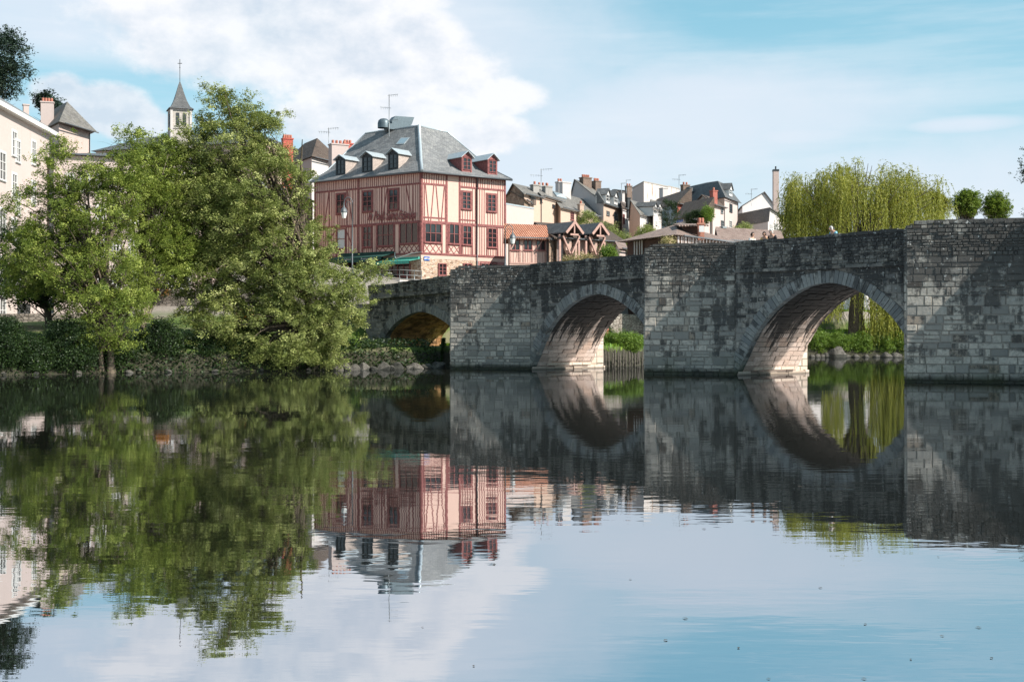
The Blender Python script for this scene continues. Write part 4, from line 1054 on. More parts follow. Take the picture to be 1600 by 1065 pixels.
def rB(x0, y0, x1, y1, *k): return (*B_(x0, y0), *B_(x1, y1), *k)
def small_dormer(hd, F, px0, py0, px1, py1, inset, cheek='white_paint', roofm='slate_dark', front='white_paint', dep=2.6):
    G = Face(F.p0-F.n*inset, F.p1-F.n*inset); a0, zt = G.at(px0, py0); a1, zb = G.at(px1, py1); P = G.P; am = (a0+a1)/2; za = zt+(a1-a0)*.45
    bd = MB()
    for a in (a0, a1): qd = [P(a, zb-.3, 0), P(a, zb-.3, -dep), P(a, zt, -dep), P(a, zt, 0)]; bd.poly(qd if a == a0 else qd[::-1])
    bd.poly([P(a0, zb-.3, 0), P(a1, zb-.3, 0), P(a1, zt, 0), P(am, za, 0), P(a0, zt, 0)]); d = bd.build('dormer', M[cheek], hd['h'])
    rr = MB()
    for sg in (0, 1):
        ae = a0-.15 if sg == 0 else a1+.15; qd = [P(ae, zt-.08, .2), P(am, za+.08, .2), P(am, za+.08, -dep), P(ae, zt-.08, -dep)]
        q2 = [v-Vector((0, 0, .06)) for v in qd]; rr.poly(qd if sg else qd[::-1]); rr.poly(q2[::-1] if sg else q2); rr.poly([qd[0], qd[1], q2[1], q2[0]])
    rr.build('dormer_roof', M[roofm], d); c_ = .1
    g = MB(); G.panel(g, a0+c_*1.5, a1-c_*1.5, zb, zt-.08, 0, .02); g.build('pane', M['glass'], d)
    g = MB(); G.panel(g, am-.04, am+.04, zb, zt-.08, 0, .05)
    for k in (0, .5, 1): z = zb+(zt-.08-zb)*k; G.panel(g, a0+c_, a1-c_, z-.03, z+.03, 0, .045)
    g.build('window_frame', M[front], d)

# --- houses on the slope right of the half-timbered one ------------------------
# red tiled annex beside the tall house
h = gen('timber_annex', 'low pink half-timbered annex with orange tile roof beside the tall house', (796, 117), (857, 118.5), (794, 121.6), 371, 6.5, 'plaster_pink', 'rubble_dark', 'roof_orange', 'gableR', apex=352, over=.5)
F = h['F1']; tm = MB()
def fa(x, y): return F.at(*A_(x, y))
for y in (888, 1008): z = fa(200, y)[1]; F.panel(tm, 0, F.L, z-.07, z+.07, 0, .05)
for x in (105, 200, 238, 325, 358, 452, 480): a = fa(x, 800)[0]; F.panel(tm, a-.06, a+.06, fa(x, 1010)[1], h['ez'], 0, .055)
za, zb = fa(200, 880)[1], fa(200, 1003)[1]
for k in range(16):
    a = .15+(F.L-.3)*k/15; F.beam(tm, (a, zb), (a+(.15 if k in (2, 11) else 0), za), .05, 0, .03)
for x0, x1 in ((110, 200), (358, 452)): F.beam(tm, (fa(x0, 0)[0], za), (fa(x1, 0)[0]-.3, h['ez']-.1), .1, 0, .1)
tm.build('timber_frame', M['timber_pinkish'], h['h'])
for x0, x1 in ((110, 200), (238, 322), (360, 450)):
    a0, zt = fa(x0, 782); a1, z0 = fa(x1, 884); window(h['h'], F, a0, a1, z0, zt, 'timber', .06, 2, 1, 0, True, 'glass', .07)
h = gen('stone_annex', 'narrow brown rubble stone house end right of the orange roofed annex', (858, 117.5), (871, 119), (856.5, 124), 374, 6.5, 'rubble_dark', 'rubble_dark', 'roof_brown', 'gableR', rise=.6, over=.15)
# pale blank wall building behind
h = gen('pale_blank_house', 'windowless pale pink wall with flat top behind the orange annex roof', (791, 138), (834, 143), (784, 152), 319, 7, 'plaster_pale', roofm='zinc', kind='flat', over=.06)
h = gen('stone_gable_house', 'brown stone gable with dark tiles squeezed behind the pale blank wall', (819, 147), (826, 150), (778, 152), 312, 8, 'rubble_dark', 'rubble_dark', 'roof_brown', 'gableR', apex=300, over=.3)
# long stepped terrace
h = gen('terraced_house', 'beige house with brown stone gable and balcony window, first of the stepped grey-roofed row', (819, 152), (846, 156), (790, 158), 303, 8, 'plaster_beige', 'rubble_dark', 'roof_grey', 'gableR', apex=288, frac=.55, wr=(rA(298, 335, 333, 372),), frame='metal_dark', group='stepped row of grey-roofed houses')
rb = MB(); F = h['F1']; a0, z0 = F.at(*A_(288, 428)); a1, z1 = F.at(*A_(338, 372)); 
for k in range(9): a = a0+(a1-a0)*k/8; F.panel(rb, a-.02, a+.02, z0, z1, .28, .32)
F.panel(rb, a0, a1, z1, z1+.05, .27, .33); F.panel(rb, a0, a1, z0-.06, z0, .0, .33); rb.build('balcony', M['metal_dark'], h['h'])
chim(h, *A_(347, 228)[:1], A_(0, 228)[1], 157, .8, .8, m='concrete', pots=1)
h = gen('terraced_house', 'beige house with small attic openings, middle of the stepped grey-roofed row', (846, 156), (877, 163), (822, 164), 305.5, 8, 'plaster_beige', 'plaster_beige', 'roof_grey', 'gableR', apex=294, frac=.5, wr=(rA(403, 380, 414, 418), rA(518, 432, 540, 470)), frame='metal_dark', group='stepped row of grey-roofed houses')
chim(h, A_(428, 0)[0], A_(0, 240)[1], 163, 1.8, .9, m='concrete', pots=3)
chim(h, A_(470, 0)[0], A_(0, 245)[1], 161, 1.0, .9, m='concrete', pots=1)
h = gen('terraced_house', 'long beige house with skylight, lowest of the stepped grey-roofed row', (876, 160), (934, 172), (838, 171), 324, 8, 'plaster_beige', 'plaster_beige', 'roof_grey', 'gableR', apex=298, frac=.5, wr=(rA(697, 505, 728, 590), rA(872, 522, 900, 555)), frame='timber', group='stepped row of grey-roofed houses')
n = (Vector((*h['R'], 0))-Vector((*h['C'], 0))).normalized(); C, Lc = h['C'], h['L']; e = Vector((*C, h['ez'])); g = Vector((*C.lerp(Lc, .5), h['az'])); nn = n.cross(g-e).normalized(); nn = nn if nn.z > 0 else -nn
q = [e+(g-e)*.62+n*1.0, e+(g-e)*.62+n*4.6, e+(g-e)*.9+n*4.6, e+(g-e)*.9+n*1.0]
sk = MB(); sk.poly([v+nn*.26 for v in q]); [sk.poly([q[i]+nn*.05, q[(i+1) % 4]+nn*.05, q[(i+1) % 4]+nn*.26, q[i]+nn*.26]) for i in range(4)]; sk.build('skylight', M['glass_sky'], h['h'])
chim(h, A_(592, 0)[0], A_(0, 200)[1], 172, .8, .9, m='plaster_white', pots=2, z0=15)
chim(h, A_(645, 0)[0], A_(0, 206)[1], 170, 1.3, .9, m='plaster_white', pots=0, z0=15)
chim(h, A_(798, 0)[0], A_(0, 418)[1], 165, .6, .6, m='plaster_beige', pots=1)
# big grey gable with mansard front
h = gen('mansard_house', 'tall house with broad grey gable wall, two white dormers and brick chimneys', (943, 172), (974, 181), (886, 181), 318, 10, 'plaster_beige', 'plaster_grey', 'roof_grey', 'gableR', apex=278, frac=.78, wr=(rA(1048, 495, 1078, 545), rA(1122, 508, 1158, 600)), frame='metal_grey', over=.3)
ms = MB(); F = h['F1']                                  # steep lower slope of the mansard
za = ray_z(0, 173, 299); P = F.P
ms.poly([P(-.1, h['ez'], .25), P(F.L+.1, h['ez'], .25), P(F.L+.1, za, -.9), P(-.1, za, -.9)]); ms.poly([P(-.1, h['ez'], .25), P(-.1, za, -.9), P(-.1, h['ez'], -.9)]); ms.poly([P(F.L+.1, h['ez'], .25), P(F.L+.1, h['ez'], -.9), P(F.L+.1, za, -.9)])
ms.build('mansard_slope', M['slate_dark'], h['h'])
for x0, x1 in ((1046, 1082), (1124, 1158)): small_dormer(h, F, A_(x0, 0)[0], A_(0, 330 if x0 < 1100 else 348)[1], A_(x1, 0)[0], A_(0, 408 if x0 < 1100 else 420)[1], -.1, dep=1.5)
chim(h, A_(845, 0)[0], A_(0, 160)[1], 180, 1.5, .9, pots=4, ang=.6)
chim(h, A_(950, 0)[0], A_(0, 195)[1], 183, 1.0, 1., pots=3, ang=.6, m='brick_brown')
# small white dormered house and white wall with red shutter
h = gen('white_shutter_house', 'narrow white wall with a red shutter between the mansard house and the beige gable', (973, 176), (986, 180), (968, 184), 325, 10, 'plaster_white', roofm='roof_brown', kind='gableR', rise=1.2, wr=(rB(78, 440, 92, 530, 'timber'),))
h = gen('cream_house', 'cream house with long grey roof slope running down to the left of the creeper', (1000, 166), (1023, 172), (983, 172), 335, 9, 'plaster_white', 'plaster_beige', 'roof_grey', 'gableR', apex=311, frac=.85, wr=(rB(290, 455, 305, 520),))
chim(h, 981.5, 307, 178, .5, .5, m='metal_dark', pots=0)
h = gen('gabled_bay_house', 'bright white house front with twin peaked dormers beside the green creeper', (1021, 168), (1034, 171), (1014, 176), 326, 9, 'plaster_white', roofm='roof_grey', kind='gableR', rise=1.5, wr=(rB(382, 505, 396, 545),))
for x0, x1 in ((366, 392), (405, 432)): small_dormer(h, h['F1'], B_(x0, 0)[0], B_(0, 362)[1], B_(x1, 0)[0], B_(0, 440)[1], -.05)
# stained parapet building, its low roofs and flank with bluish shade in its colour
h = gen('stained_house', 'tall blank white wall with rusty stains and a flat roof below the aerials', (1006, 205), (1044, 212), (988, 214), 284, 12, 'plaster_stain', 'plaster_pale', 'concrete', 'flat', over=.08)
chim(h, 1037, 292, 200, 1.0, 1.0, m='plaster_white', pots=0)
h = gen('stained_wing', 'lower blank white wing with orange stain right of the tall stained wall', (1044, 212), (1062, 216), (1040, 222), 291, 12, 'plaster_stain', 'plaster_pale', 'concrete', 'flat', over=.08)
h = gen('brown_roof_house', 'low house with sloping brown roof and blue-grey shaded flank under the stained wall', (1058, 178), (1078, 182), (1008, 192), 318, 9, 'brick_red', 'plaster_shade_blue', 'roof_brown', 'mono', over=.35)
h = gen('grey_far_house', 'distant dark flat roof line with chimney pots left of the stained wall', (962, 225), (988, 228), (955, 240), 297, 14, 'plaster_grey', roofm='slate_dark', kind='gableR', rise=.8)
chim(h, 982, 289, 225, 1.0, .8, pots=2)
# big dark mansard house
h = gen('slate_house', 'tall pale house with steep dark slate hipped roof and aerial above the pavilion', (1132, 180), (1153, 187), (1056, 192), 309, 9, 'plaster_pale', 'plaster_beige', 'slate_dark', 'mansard', apex=286, frac=.36, rise=2., wr=(rB(1064, 343, 1089, 425, 'metal_dark'), rB(1062, 497, 1086, 572), rB(1048, 545, 1058, 575)), frame='white_paint')
small_dormer(h, h['F1'], B_(1062, 0)[0], B_(0, 205)[1], B_(1092, 0)[0], B_(0, 262)[1], .0)
small_dormer(h, h['F2'], B_(686, 0)[0], B_(0, 236)[1], B_(724, 0)[0], B_(0, 274)[1], .3, cheek='slate_dark')
chim(h, B_(655, 0)[0], B_(0, 160)[1], 192, 1.2, .7, pots=2, m='brick_brown')
h2 = gen('grey_gable_house', 'pale house with weathered grey gable and red brick chimney built against the slate house', (1113.5, 172), (1132, 176), (1080, 177), 320, 8, 'plaster_pale', 'plaster_gable', 'roof_brown', 'gableR', apex=306, frac=.47, wr=(rB(984, 368, 1003, 435), rB(984, 497, 1010, 580)), frame='metal_grey')
chim(h2, B_(918, 0)[0], B_(0, 212)[1], 174, .75, .75, m='brick_red', pots=1)
h3 = gen('lean_to_house', 'low brown-tiled lean-to with blue window hung with green creeper', (1095, 166), (1110, 168), (1057, 172), 337, 8, 'plaster_pale', 'plaster_white', 'roof_brown', 'mono', over=.5, wl=((1058, 340, 1067, 345.5, 'blue'),))
# pale gable far right and slate low roofs, tall chimney
h = gen('pale_gable_house', 'pale lavender gable house standing on the skyline left of the willow', (1160, 212), (1212, 214), (1150, 225), 322, 10, 'plaster_gable_pale', roofm='slate_dark', kind='gableL', apex=306, frac=.66, over=.4)
h = gen('grey_low_house', 'low grey house with dark slate roof below the pale lavender gable', (1172, 195), (1218, 197), (1160, 206), 334, 9, 'plaster_grey', roofm='slate_dark', kind='flat', over=.15)
h = gen('slate_shed_house', 'dark slate roof of a low house between the slate house and the willow', (1200, 180), (1232, 183), (1148, 190), 343, 8, 'plaster_white', 'plaster_grey', 'slate_dark', 'gableL', apex=331, frac=.05, wr=((1203, 350, 1207, 358), (1210, 349, 1215, 357)))
cst = thing('factory_chimney', 'tall slender pinkish square chimney rising beside the willow', 'chimney', (*P2(1212, 200), 10))
mb = MB(); q = P2(1212, 200); z1 = ray_z(0, 200, 268); mb.box(q.x-.42, q.x+.42, q.y-.42, q.y+.42, 8, z1, .5); mb.build('shaft', M['plaster_pinkish'], cst)
mb = MB(); mb.box(q.x-.46, q.x+.46, q.y-.46, q.y+.46, z1, z1+.3, .5); mb.tube([(q.x, q.y, z1+.3), (q.x, q.y, z1+.8)], .12, 6); mb.build('cap', M['metal_dark'], cst)
# low brown tile roof behind the bridge
h = gen('long_tiled_shed', 'long low shed under old reddish canal tiles just behind the bridge', (1127, 108), (1222, 112), (1120, 116), 375, 2.6, 'plaster_pale', roofm='roof_pink', kind='gableR', apex=357, over=.4)
chim(h, 1130, 351, 112, .35, .35, m='metal_grey', pots=0)
# pavilion with hipped roof
h = gen('timber_pavilion', 'half-timbered pavilion with hipped pinkish tile roof and small tiled dormer behind the middle pier', (1057, 101), (1136, 108), (980, 108), 368.5, 2.6, 'rubble_dark', 'timber_brown', 'roof_pink', 'hip', apex=344, over=.7)
F = h['F2']; F1 = h['F1']; tm = MB(); pl = MB()
a0 = F.at(*B_(178, 690))[0]; a1 = F.at(*B_(270, 690))[0]; F.panel(pl, a0, a1, 5, h['ez'], 0, .03)
for k in range(5): a = a0+(a1-a0)*k/4; F.panel(tm, a-.06, a+.06, 5, h['ez'], 0, .07)
F.beam(tm, (a0+(a1-a0)*.52, h['ez']), (a0+(a1-a0)*.66, 6.5), .1, 0, .06)
for k in range(15):
    a = F1.L*(k+.3)/15; F1.panel(pl, a, a+.3, 7.6, h['ez'], 0, .03)
for k in range(31): a = F1.L*(k+.1)/31; F1.panel(tm, a, a+.09, 7.6, h['ez'], .0, .05)
pl.build('infill_panels', M['plaster_white'], h['h']); tm.build('timber_posts', M['timber_brown'], h['h'])
# hip ridges
rd = MB(); cen = (h['C']+h['R']+h['L']+h['B'])/4; LRn = (h['R']-h['C']).length
dm = MB(); q = P2(*[B_(740, 0)[0], 104]); z = ray_z(0, 104, B_(0, 618)[1]); dm.box(q.x-.9, q.x+.7, q.y, q.y+3.5, z-.3, z+.6, .4); dmo = dm.build('dormer', M['timber_brown'], h['h'])
dm = MB(); 
dm.obox((q.x-.1, q.y+1.3, z+.78), (1.2, 0, 0), (0, 1.7, .2), (0, 0, .06)); dm.build('dormer_roof', M['roof_pink'], dmo)
cq = P2(B_(800, 0)[0], 103.2); chimney(h['h'], (cq.x, cq.y, 0), .5, .45, z-.6, z+.62, 'roof_chim', 2, 0.)
dm = MB(); dm.box(cq.x-.2, cq.x+.2, cq.y-.42, cq.y-.35, z, z+.5); dm.build('white_niche', M['white_paint'], dmo)
# house with two cross gables
h = gen('twin_gable_house', 'low timber and brick house with two dark-roofed cross gables trimmed in pink', (870, 118), (972, 123), (831, 127), 372, 6, 'brick_pink', 'rubble_dark', 'roof_brown', 'gableR', apex=346, frac=.75, over=.45)
F = h['F1']
for i, (x0, x1, xa, yt, yb) in enumerate(((655, 822, 735, 598, 702), (912, 1072, 985, 610, 715))):
    G = Face(F.p0+F.n*1.2, F.p1+F.n*1.2); a0, z0 = G.at(*A_(x0, yb)); a1, _ = G.at(*A_(x1, yb)); am, za = G.at(*A_(xa, yt)); am = (a0+a1)/2; P = G.P; dep = 6
    bd = MB(); i0, i1 = a0+.45, a1-.45
    bd.poly([P(i0, z0-2.7, -.9), P(i1, z0-2.7, -.9), P(i1, z0+.2, -.9), P(am, za-.2, -.9), P(i0, z0+.2, -.9)]); d = bd.build('cross_gable', M['timber_brown'], h['h'])
    rr = MB()
    for sg in (0, 1):
        ae = a0 if sg == 0 else a1; qd = [P(ae, z0, 0), P(am, za, 0), P(am, za, -dep), P(ae, z0, -dep)]; q2 = [v-Vector((0, 0, .1)) for v in qd]
        rr.poly(qd if sg else qd[::-1]); rr.poly(q2[::-1] if sg else q2); rr.poly([qd[0], qd[3], q2[3], q2[0]])
    rr.build('gable_roof', M['slate_dark'], d)
    tr = MB()
    for ae in (a0, a1): G.beam(tr, (ae, z0-.08), (am, za-.08), .24, .0, .08)
    G.beam(tr, (i0+.1, z0-.2), (i1-.1, z0-.2), .16, -.12, 0); G.beam(tr, (am, z0-.2), (am, za-.2), .12, -.12, 0)
    for sg in (-1, 1): G.beam(tr, (am+sg*.1, z0-1.9), (am+sg*1.0, z0-.3), .14, -.6, -.45); G.beam(tr, (am+sg*1.15, z0-2.7), (am+sg*1.15, z0-.2), .2, -.88, -.7)
    tr.build('barge_board', M['timber_pinkish'], d)
    db = MB(); G.panel(db, am-.35, am+.35, z0-1.6, z0-.5, -.9, -.86); db.build('shutter', M['brick_pink'], d)
wp = MB()
a0 = F.at(*A_(570, 800))[0]; a1 = F.at(*A_(645, 800))[0]; F.panel(wp, a0, a1, 6, h['ez']-.3, 0, .06); wp.build('white_panel', M['plaster_white'], h['h'])
h = gen('tiny_tiled_shed', 'tiny red-roofed shed between the twin gable house and the pavilion', (968, 112), (978, 113), (960, 118), 388, 5, 'plaster_pale', roofm='roof_pink', kind='gableR', rise=.7)

# --- buildings left of the half-timbered house, behind the trees -----------------
h = gen('brown_roof_town_house', 'pinkish town house with brown ribbed tile roof left of the half-timbered house', (487, 146), (532, 152), (440, 156), 246, 8, 'plaster_white', 'plaster_pinkish', 'roof_brown', 'hip', apex=214, over=.5, wl=((468, 276, 475, 290),))
ch = chim(h, 449, 214, 142, 1.1, .8, z0=8, m='brick_bright', pots=4, ang=.4)
ch = chim(h, 529, 223, 137, 1.9, 1.0, z0=8, m='plaster_pale', pots=4, ang=.5); chim(h, 543, 222, 150, 1.1, .8, z0=15, m='brick_bright', pots=3)
h = gen('hall_with_long_roof', 'very long building with dark slate roof on the skyline behind the bell tower', (418, 176), (470, 186), (150, 185), 222, 10, 'plaster_beige', 'plaster_beige', 'slate_dark', 'hip', apex=201, over=.6)
# bell tower
q = P2(281, 172); tz = ray_z(0, 172, 172); twr = thing('bell_tower', 'square pale stone bell tower with slender slate spire and iron cross', 'bell tower', (q.x, q.y, 14))
mb = MB(); hw = 1.28; an = R(22); A = Vector((math.cos(an), math.sin(an), 0))*hw; Bv = Vector((-math.sin(an), math.cos(an), 0))*hw
mb.obox((q.x, q.y, (14+tz)/2), A, Bv, (0, 0, (tz-14)/2), .5); wl_ = mb.build('tower_wall', M['stone_tower'], twr)
mb = MB()
for sx in (-1, 1):
    for sy in (-1, 1): mb.obox(Vector((q.x, q.y, (18+tz)/2))+A*sx*.98+Bv*sy*.98, A*.12, Bv*.12, (0, 0, (tz-18)/2), .7)
for z in (tz-.15, tz-2.6): mb.obox((q.x, q.y, z), A*1.08, Bv*1.08, (0, 0, .1), .7)
mb.build('corner_stones', M['plaster_white'], wl_)
lv = MB()
for d, e in ((A, Bv), (Bv, A)):
    for s_ in (-1, 1):
        for k in (-.35, .35): lv.obox(Vector((q.x, q.y, tz-1.4))+d*s_*1.0+e*k, d*.04, e*.17, (0, 0, .8), .1)
lv.build('louvre', M['metal_dark'], wl_)
sp = MB(); prof = [(1.5, 0), (1.08, .38), (.72, 1.3), (.42, 2.4), (.18, 3.4), (.03, 3.9)]
for i in range(len(prof)-1):
    (r0, z0), (r1_, z1) = prof[i], prof[i+1]
    for k in range(4):
        dA = [(1, -1), (1, 1), (-1, 1), (-1, -1)]; a, b_ = dA[k], dA[(k+1) % 4]
        pt_ = lambda s_, r_, z: Vector((q.x, q.y, tz+z-.05))+A/hw*s_[0]*r_*1.1+Bv/hw*s_[1]*r_*1.1
        sp.poly([pt_(a, r0, z0), pt_(b_, r0, z0), pt_(b_, r1_, z1), pt_(a, r1_, z1)])
sp.poly([pt_(s_, 1.5, 0) for s_ in ((-1, -1), (-1, 1), (1, 1), (1, -1))]); sp.build('spire', M['slate_dark'], twr)
cr = MB(); zt_ = tz+3.8; cr.tube([(q.x, q.y, zt_), (q.x, q.y, zt_+3.0)], .045, 5); cr.tube([(q.x-.3, q.y, zt_+2.45), (q.x+.3, q.y, zt_+2.45)], .045, 5); cr.lathe((q.x, q.y, zt_+1.9), [(0, -.1), (.1, 0), (0, .1)], 6); cr.build('cross', M['metal_dark'], twr)
# hipped house on the left
h = gen('hipped_roof_house', 'pinkish house with hipped grey tile roof and white chimney left of the tower', (92, 134), (141, 140), (40, 146), 193, 6, 'plaster_pinkish', 'plaster_pinkish', 'roof_grey', 'hip', apex=160, over=.8, wl=())
chim(h, 74, 157, 138, 1.3, .9, z0=20, m='plaster_pale', pots=4, ang=.3); chim(h, 40.5, 161, 146, .6, .6, z0=20, m='plaster_pale', pots=0)
# long beige building at the frame edge
C = Vector((-39.3, 109)); 
bl = thing('quay_house', 'big pale pink riverside house with white window surrounds at the left picture edge', 'house', (-39.3, 109, 2.5))
p_near = Vector((-37.6, 84.0)); p_far = Vector((-39.4, 109.0)); FQ = Face(p_near, p_far); back = -Vector((FQ.n.x, FQ.n.y))*13
bz = 2.4; ez = 19.2
mb = MB(); base = [p_near, p_far, p_far+back, p_near+back]; mb.prism([tuple(v) for v in base], bz, ez, .5, cap=False); mb.build('wall', M['plaster_pale'], bl)
mb = MB(); cen = sum(base, Vector((0, 0)))/4; rg_ = [v+(v-cen).normalized()*1.1 for v in base]; ll = p_near.lerp(p_near+back, .5)-(p_near-p_far).normalized()*6; l2 = p_far.lerp(p_far+back, .5)+(p_near-p_far).normalized()*6; T = [ll, l2, l2, ll]; rz_ = ez+4.6
for i in range(4):
    j = (i+1) % 4; qd = [(*rg_[i], ez+.25), (*rg_[j], ez+.25), (*T[j], rz_)]
    if (T[i]-T[j]).length > .1: qd.append((*T[i], rz_))
    mb.poly(qd)
mb.build('roof', M['slate'], bl)
mb = MB(); mb.prism([tuple(v) for v in [v+(v-cen).normalized()*1.15 for v in base]], ez-.12, ez+.24, .5); mb.build('eave_board', M['white_paint'], bl)
for (px0, px1, zz) in ((-6, 8, 0), (24, 31, 0)):
    for k in range(4):
        y0 = (234, 324, 400, 455)[k] if px0 < 0 else (218, 300, 372, 432)[k]; y1 = (300, 375, 450, 500)[k] if px0 < 0 else (250, 338, 402, 470)[k]
        a0, z1 = FQ.at(px0, y0); a1, _ = FQ.at(px1, y0); z0 = z1-2.1 if px0 < 0 else z1-1.7
        window(bl, FQ, a0 if px0 > 0 else a1-1.4, a1, z0, z1, 'white_paint', .07, 2, 3, 0, True, 'glass', .08, surround='white_paint')
for a in (15, 20): 
    for z in (5.5, 9.2, 12.7, 16): window(bl, FQ, a, a+1.1, z, z+1.9, 'white_paint', .07, 2, 3, 0, True, 'glass', .08, surround='white_paint')
FN = Face(p_near+back, p_near)
for a in (1.6, 5.9, 10.2):
    for z in (5.2, 8.9, 12.6, 16): window(bl, FN, a, a+1.1, z, z+1.9, 'white_paint', .07, 2, 3, 0, True, 'glass', .08, surround='white_paint')
dr = MB(); a0, z1 = FQ.at(27, 475); FQ.panel(dr, a0, a0+3.2, 2.4, 4.6, .0, .06); dr.build('garage_door', M['metal_dark'], bl)
# pale pink apartment front behind the left trees
wins_ = []
for i, px in enumerate((104, 128, 152, 176, 203, 232, 258, 284)):
    for y in (272, 322, 374, 424): wins_.append((px, y, px+11, y+27))
h = gen('riverside_apartment', 'wide pinkish apartment front with pale windows half hidden behind the alders', (300, 112), (318, 122), (84, 108), 252, 2.5, 'plaster_pinkish', 'plaster_pale', 'slate_dark', 'hip', apex=226, over=.5, wl=wins_, surround='white_paint')
h = gen('riverside_apartment', 'beige house wall glimpsed between the big tree and the half-timbered house', (455, 124), (488, 134), (318, 120), 300, 3, 'plaster_beige', 'plaster_pinkish', 'roof_grey', 'hip', apex=272, over=.4, wl=[(340+k*26, y, 350+k*26, y+24) for k in range(4) for y in (322, 372, 420)])
# white house with red door behind the willow
h = gen('willow_house', 'white cottage with red door and green door behind the willow trunk', (1345, 146), (1372, 152), (1258, 140), 440, 2.6, 'plaster_white', roofm='roof_brown', kind='gableR', rise=2.2, over=.4)
F = h['F2']
for (x0, x1, y0, y1, m) in ((1291, 1297, 493, 509, 'shutter_teal'), (1299, 1311, 486, 503, 'pot'), (1272, 1288, 490, 512, 'metal_dark')):
    a0, z1 = F.at(x0, y0); a1, z0 = F.at(x1, y1); f = MB(); F.panel(f, a0, a1, z0, z1, 0, .06); d = f.build('door', M[m], h['h'])
    f = MB(); [F.panel(f, *q_, 0, .1) for q_ in ((a0-.08, a0, z0, z1+.08), (a1, a1+.08, z0, z1+.08), (a0, a1, z1, z1+.08))]; f.build('door_frame', M['white_paint'], d)

# ------------------------------------------------------------------ banks: walls, steps, rocks
def gh(x, y): return float(height(np.array([x]), np.array([y]))[0])
def wall_line(name, pts, th, z0, z1s, m, label, cat='wall', top=True):
    mb = MB(); n = len(pts)
    for i in range(n-1):
        a, b_ = Vector(pts[i]), Vector(pts[i+1]); d = (b_-a).normalized(); nn = Vector((-d.y, d.x))*th
        mb.prism([tuple(a), tuple(b_), tuple(b_+nn), tuple(a+nn)], z0, [z1s[i], z1s[i+1], z1s[i+1], z1s[i]], .5)
    o = mb.thing(name, M[m], label, cat)
    return o
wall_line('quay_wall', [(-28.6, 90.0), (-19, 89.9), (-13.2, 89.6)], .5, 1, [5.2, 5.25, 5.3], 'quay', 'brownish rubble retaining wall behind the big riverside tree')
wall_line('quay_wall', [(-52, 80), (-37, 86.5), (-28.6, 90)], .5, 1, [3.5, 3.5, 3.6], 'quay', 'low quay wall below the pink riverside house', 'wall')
wall_line('garden_wall', [(-5.6, 93.2), (-1.2, 97.2), (1.5, 99.6)], .5, .8, [4.9, 4.75, 4.6], 'rubble_grey', 'sunlit grey rubble wall seen through the left arch')
wall_line('garden_wall', [(6.9, 101.5), (11.0, 104.5), (13.5, 107)], .6, 1, [3.85, 3.7, 3.4], 'rubble_grey', 'low rubble wall beside the stone steps seen through the middle arch')
st = MB()
P0 = Vector((6.9, 100.6)); dr_ = Vector((.7, -.1)).normalized(); sx = Vector((.75, -.66)).normalized()
for k in range(7):
    a = P0+Vector((-.15, .42))*k*.9-Vector((1.2, 0)); z = 2.35+k*.2; st.prism([(a.x, a.y), (a.x+2.6-k*.1, a.y), (a.x+2.6-k*.1, a.y+.5), (a.x, a.y+.5)], 1.5, z, .5+k*.03)
st.thing('stone_steps', M['vault_clean'], 'pale stone steps on the far bank seen through the middle arch', 'steps')
bn_ = thing('litter_bin', 'orange red bin standing by the steps behind the middle arch', 'bin', (7.0, 96.5, gh(7.0, 96.5)))
mb = MB(); mb.lathe((7.0, 96.5, gh(7.0, 96.5)), [(.0, 0), (.24, 0), (.3, .9), (.32, .92), (.27, .95), (0, .95)], 12); mb.build('bin_body', M['pot'], bn_)
# timber piles along the upstream bank
r_ = random.Random(9); pb = MB()
def ray_line0(px, pts):
    r = (px-800)/FPX
    for i in range(len(pts)-1):
        a, b_ = Vector(pts[i]), Vector(pts[i+1]); d = b_-a; den = d.x-r*d.y
        if abs(den) < 1e-9: continue
        t_ = (r*a.y-a.x)/den
        if 0 <= t_ <= 1: return a+d*t_
def along(pts, d):
    for i in range(len(pts)-1):
        a, b_ = Vector(pts[i]), Vector(pts[i+1]); L = (b_-a).length
        if d <= L: return a+(b_-a)*d/L, (b_-a).normalized()
        d -= L
    return Vector(pts[-1]), Vector((1, 0))
up_line = [(-4.4, 80), (7.2, 85), (17, 103), (28, 121)]
pile0 = None
pl = MB(); pl.lathe((0, 0, 0), [(.055, -1), (.06, .5), (.05, .95), (0, .98)], 7); pile0 = pl.build('timber_pile', M['pile'])
k = 0; ppx = 938.
while ppx < 1012:
    q = ray_line0(ppx, up_line); q = Vector((q.x, q.y-.35)); ppx += r_.uniform(3., 6.5)
    o = pile0 if k == 0 else pile0.copy()
    if k: COL.objects.link(o)
    o.location = (q.x, q.y, r_.uniform(-.1, .2)); o.rotation_euler = (r_.uniform(-.05, .05), r_.uniform(-.05, .05), 0)
    props(o, 'dark upright timber pile in the row revetting the bank behind the middle arch', 'timber pile', 'timber piles along the bank'); k += 1
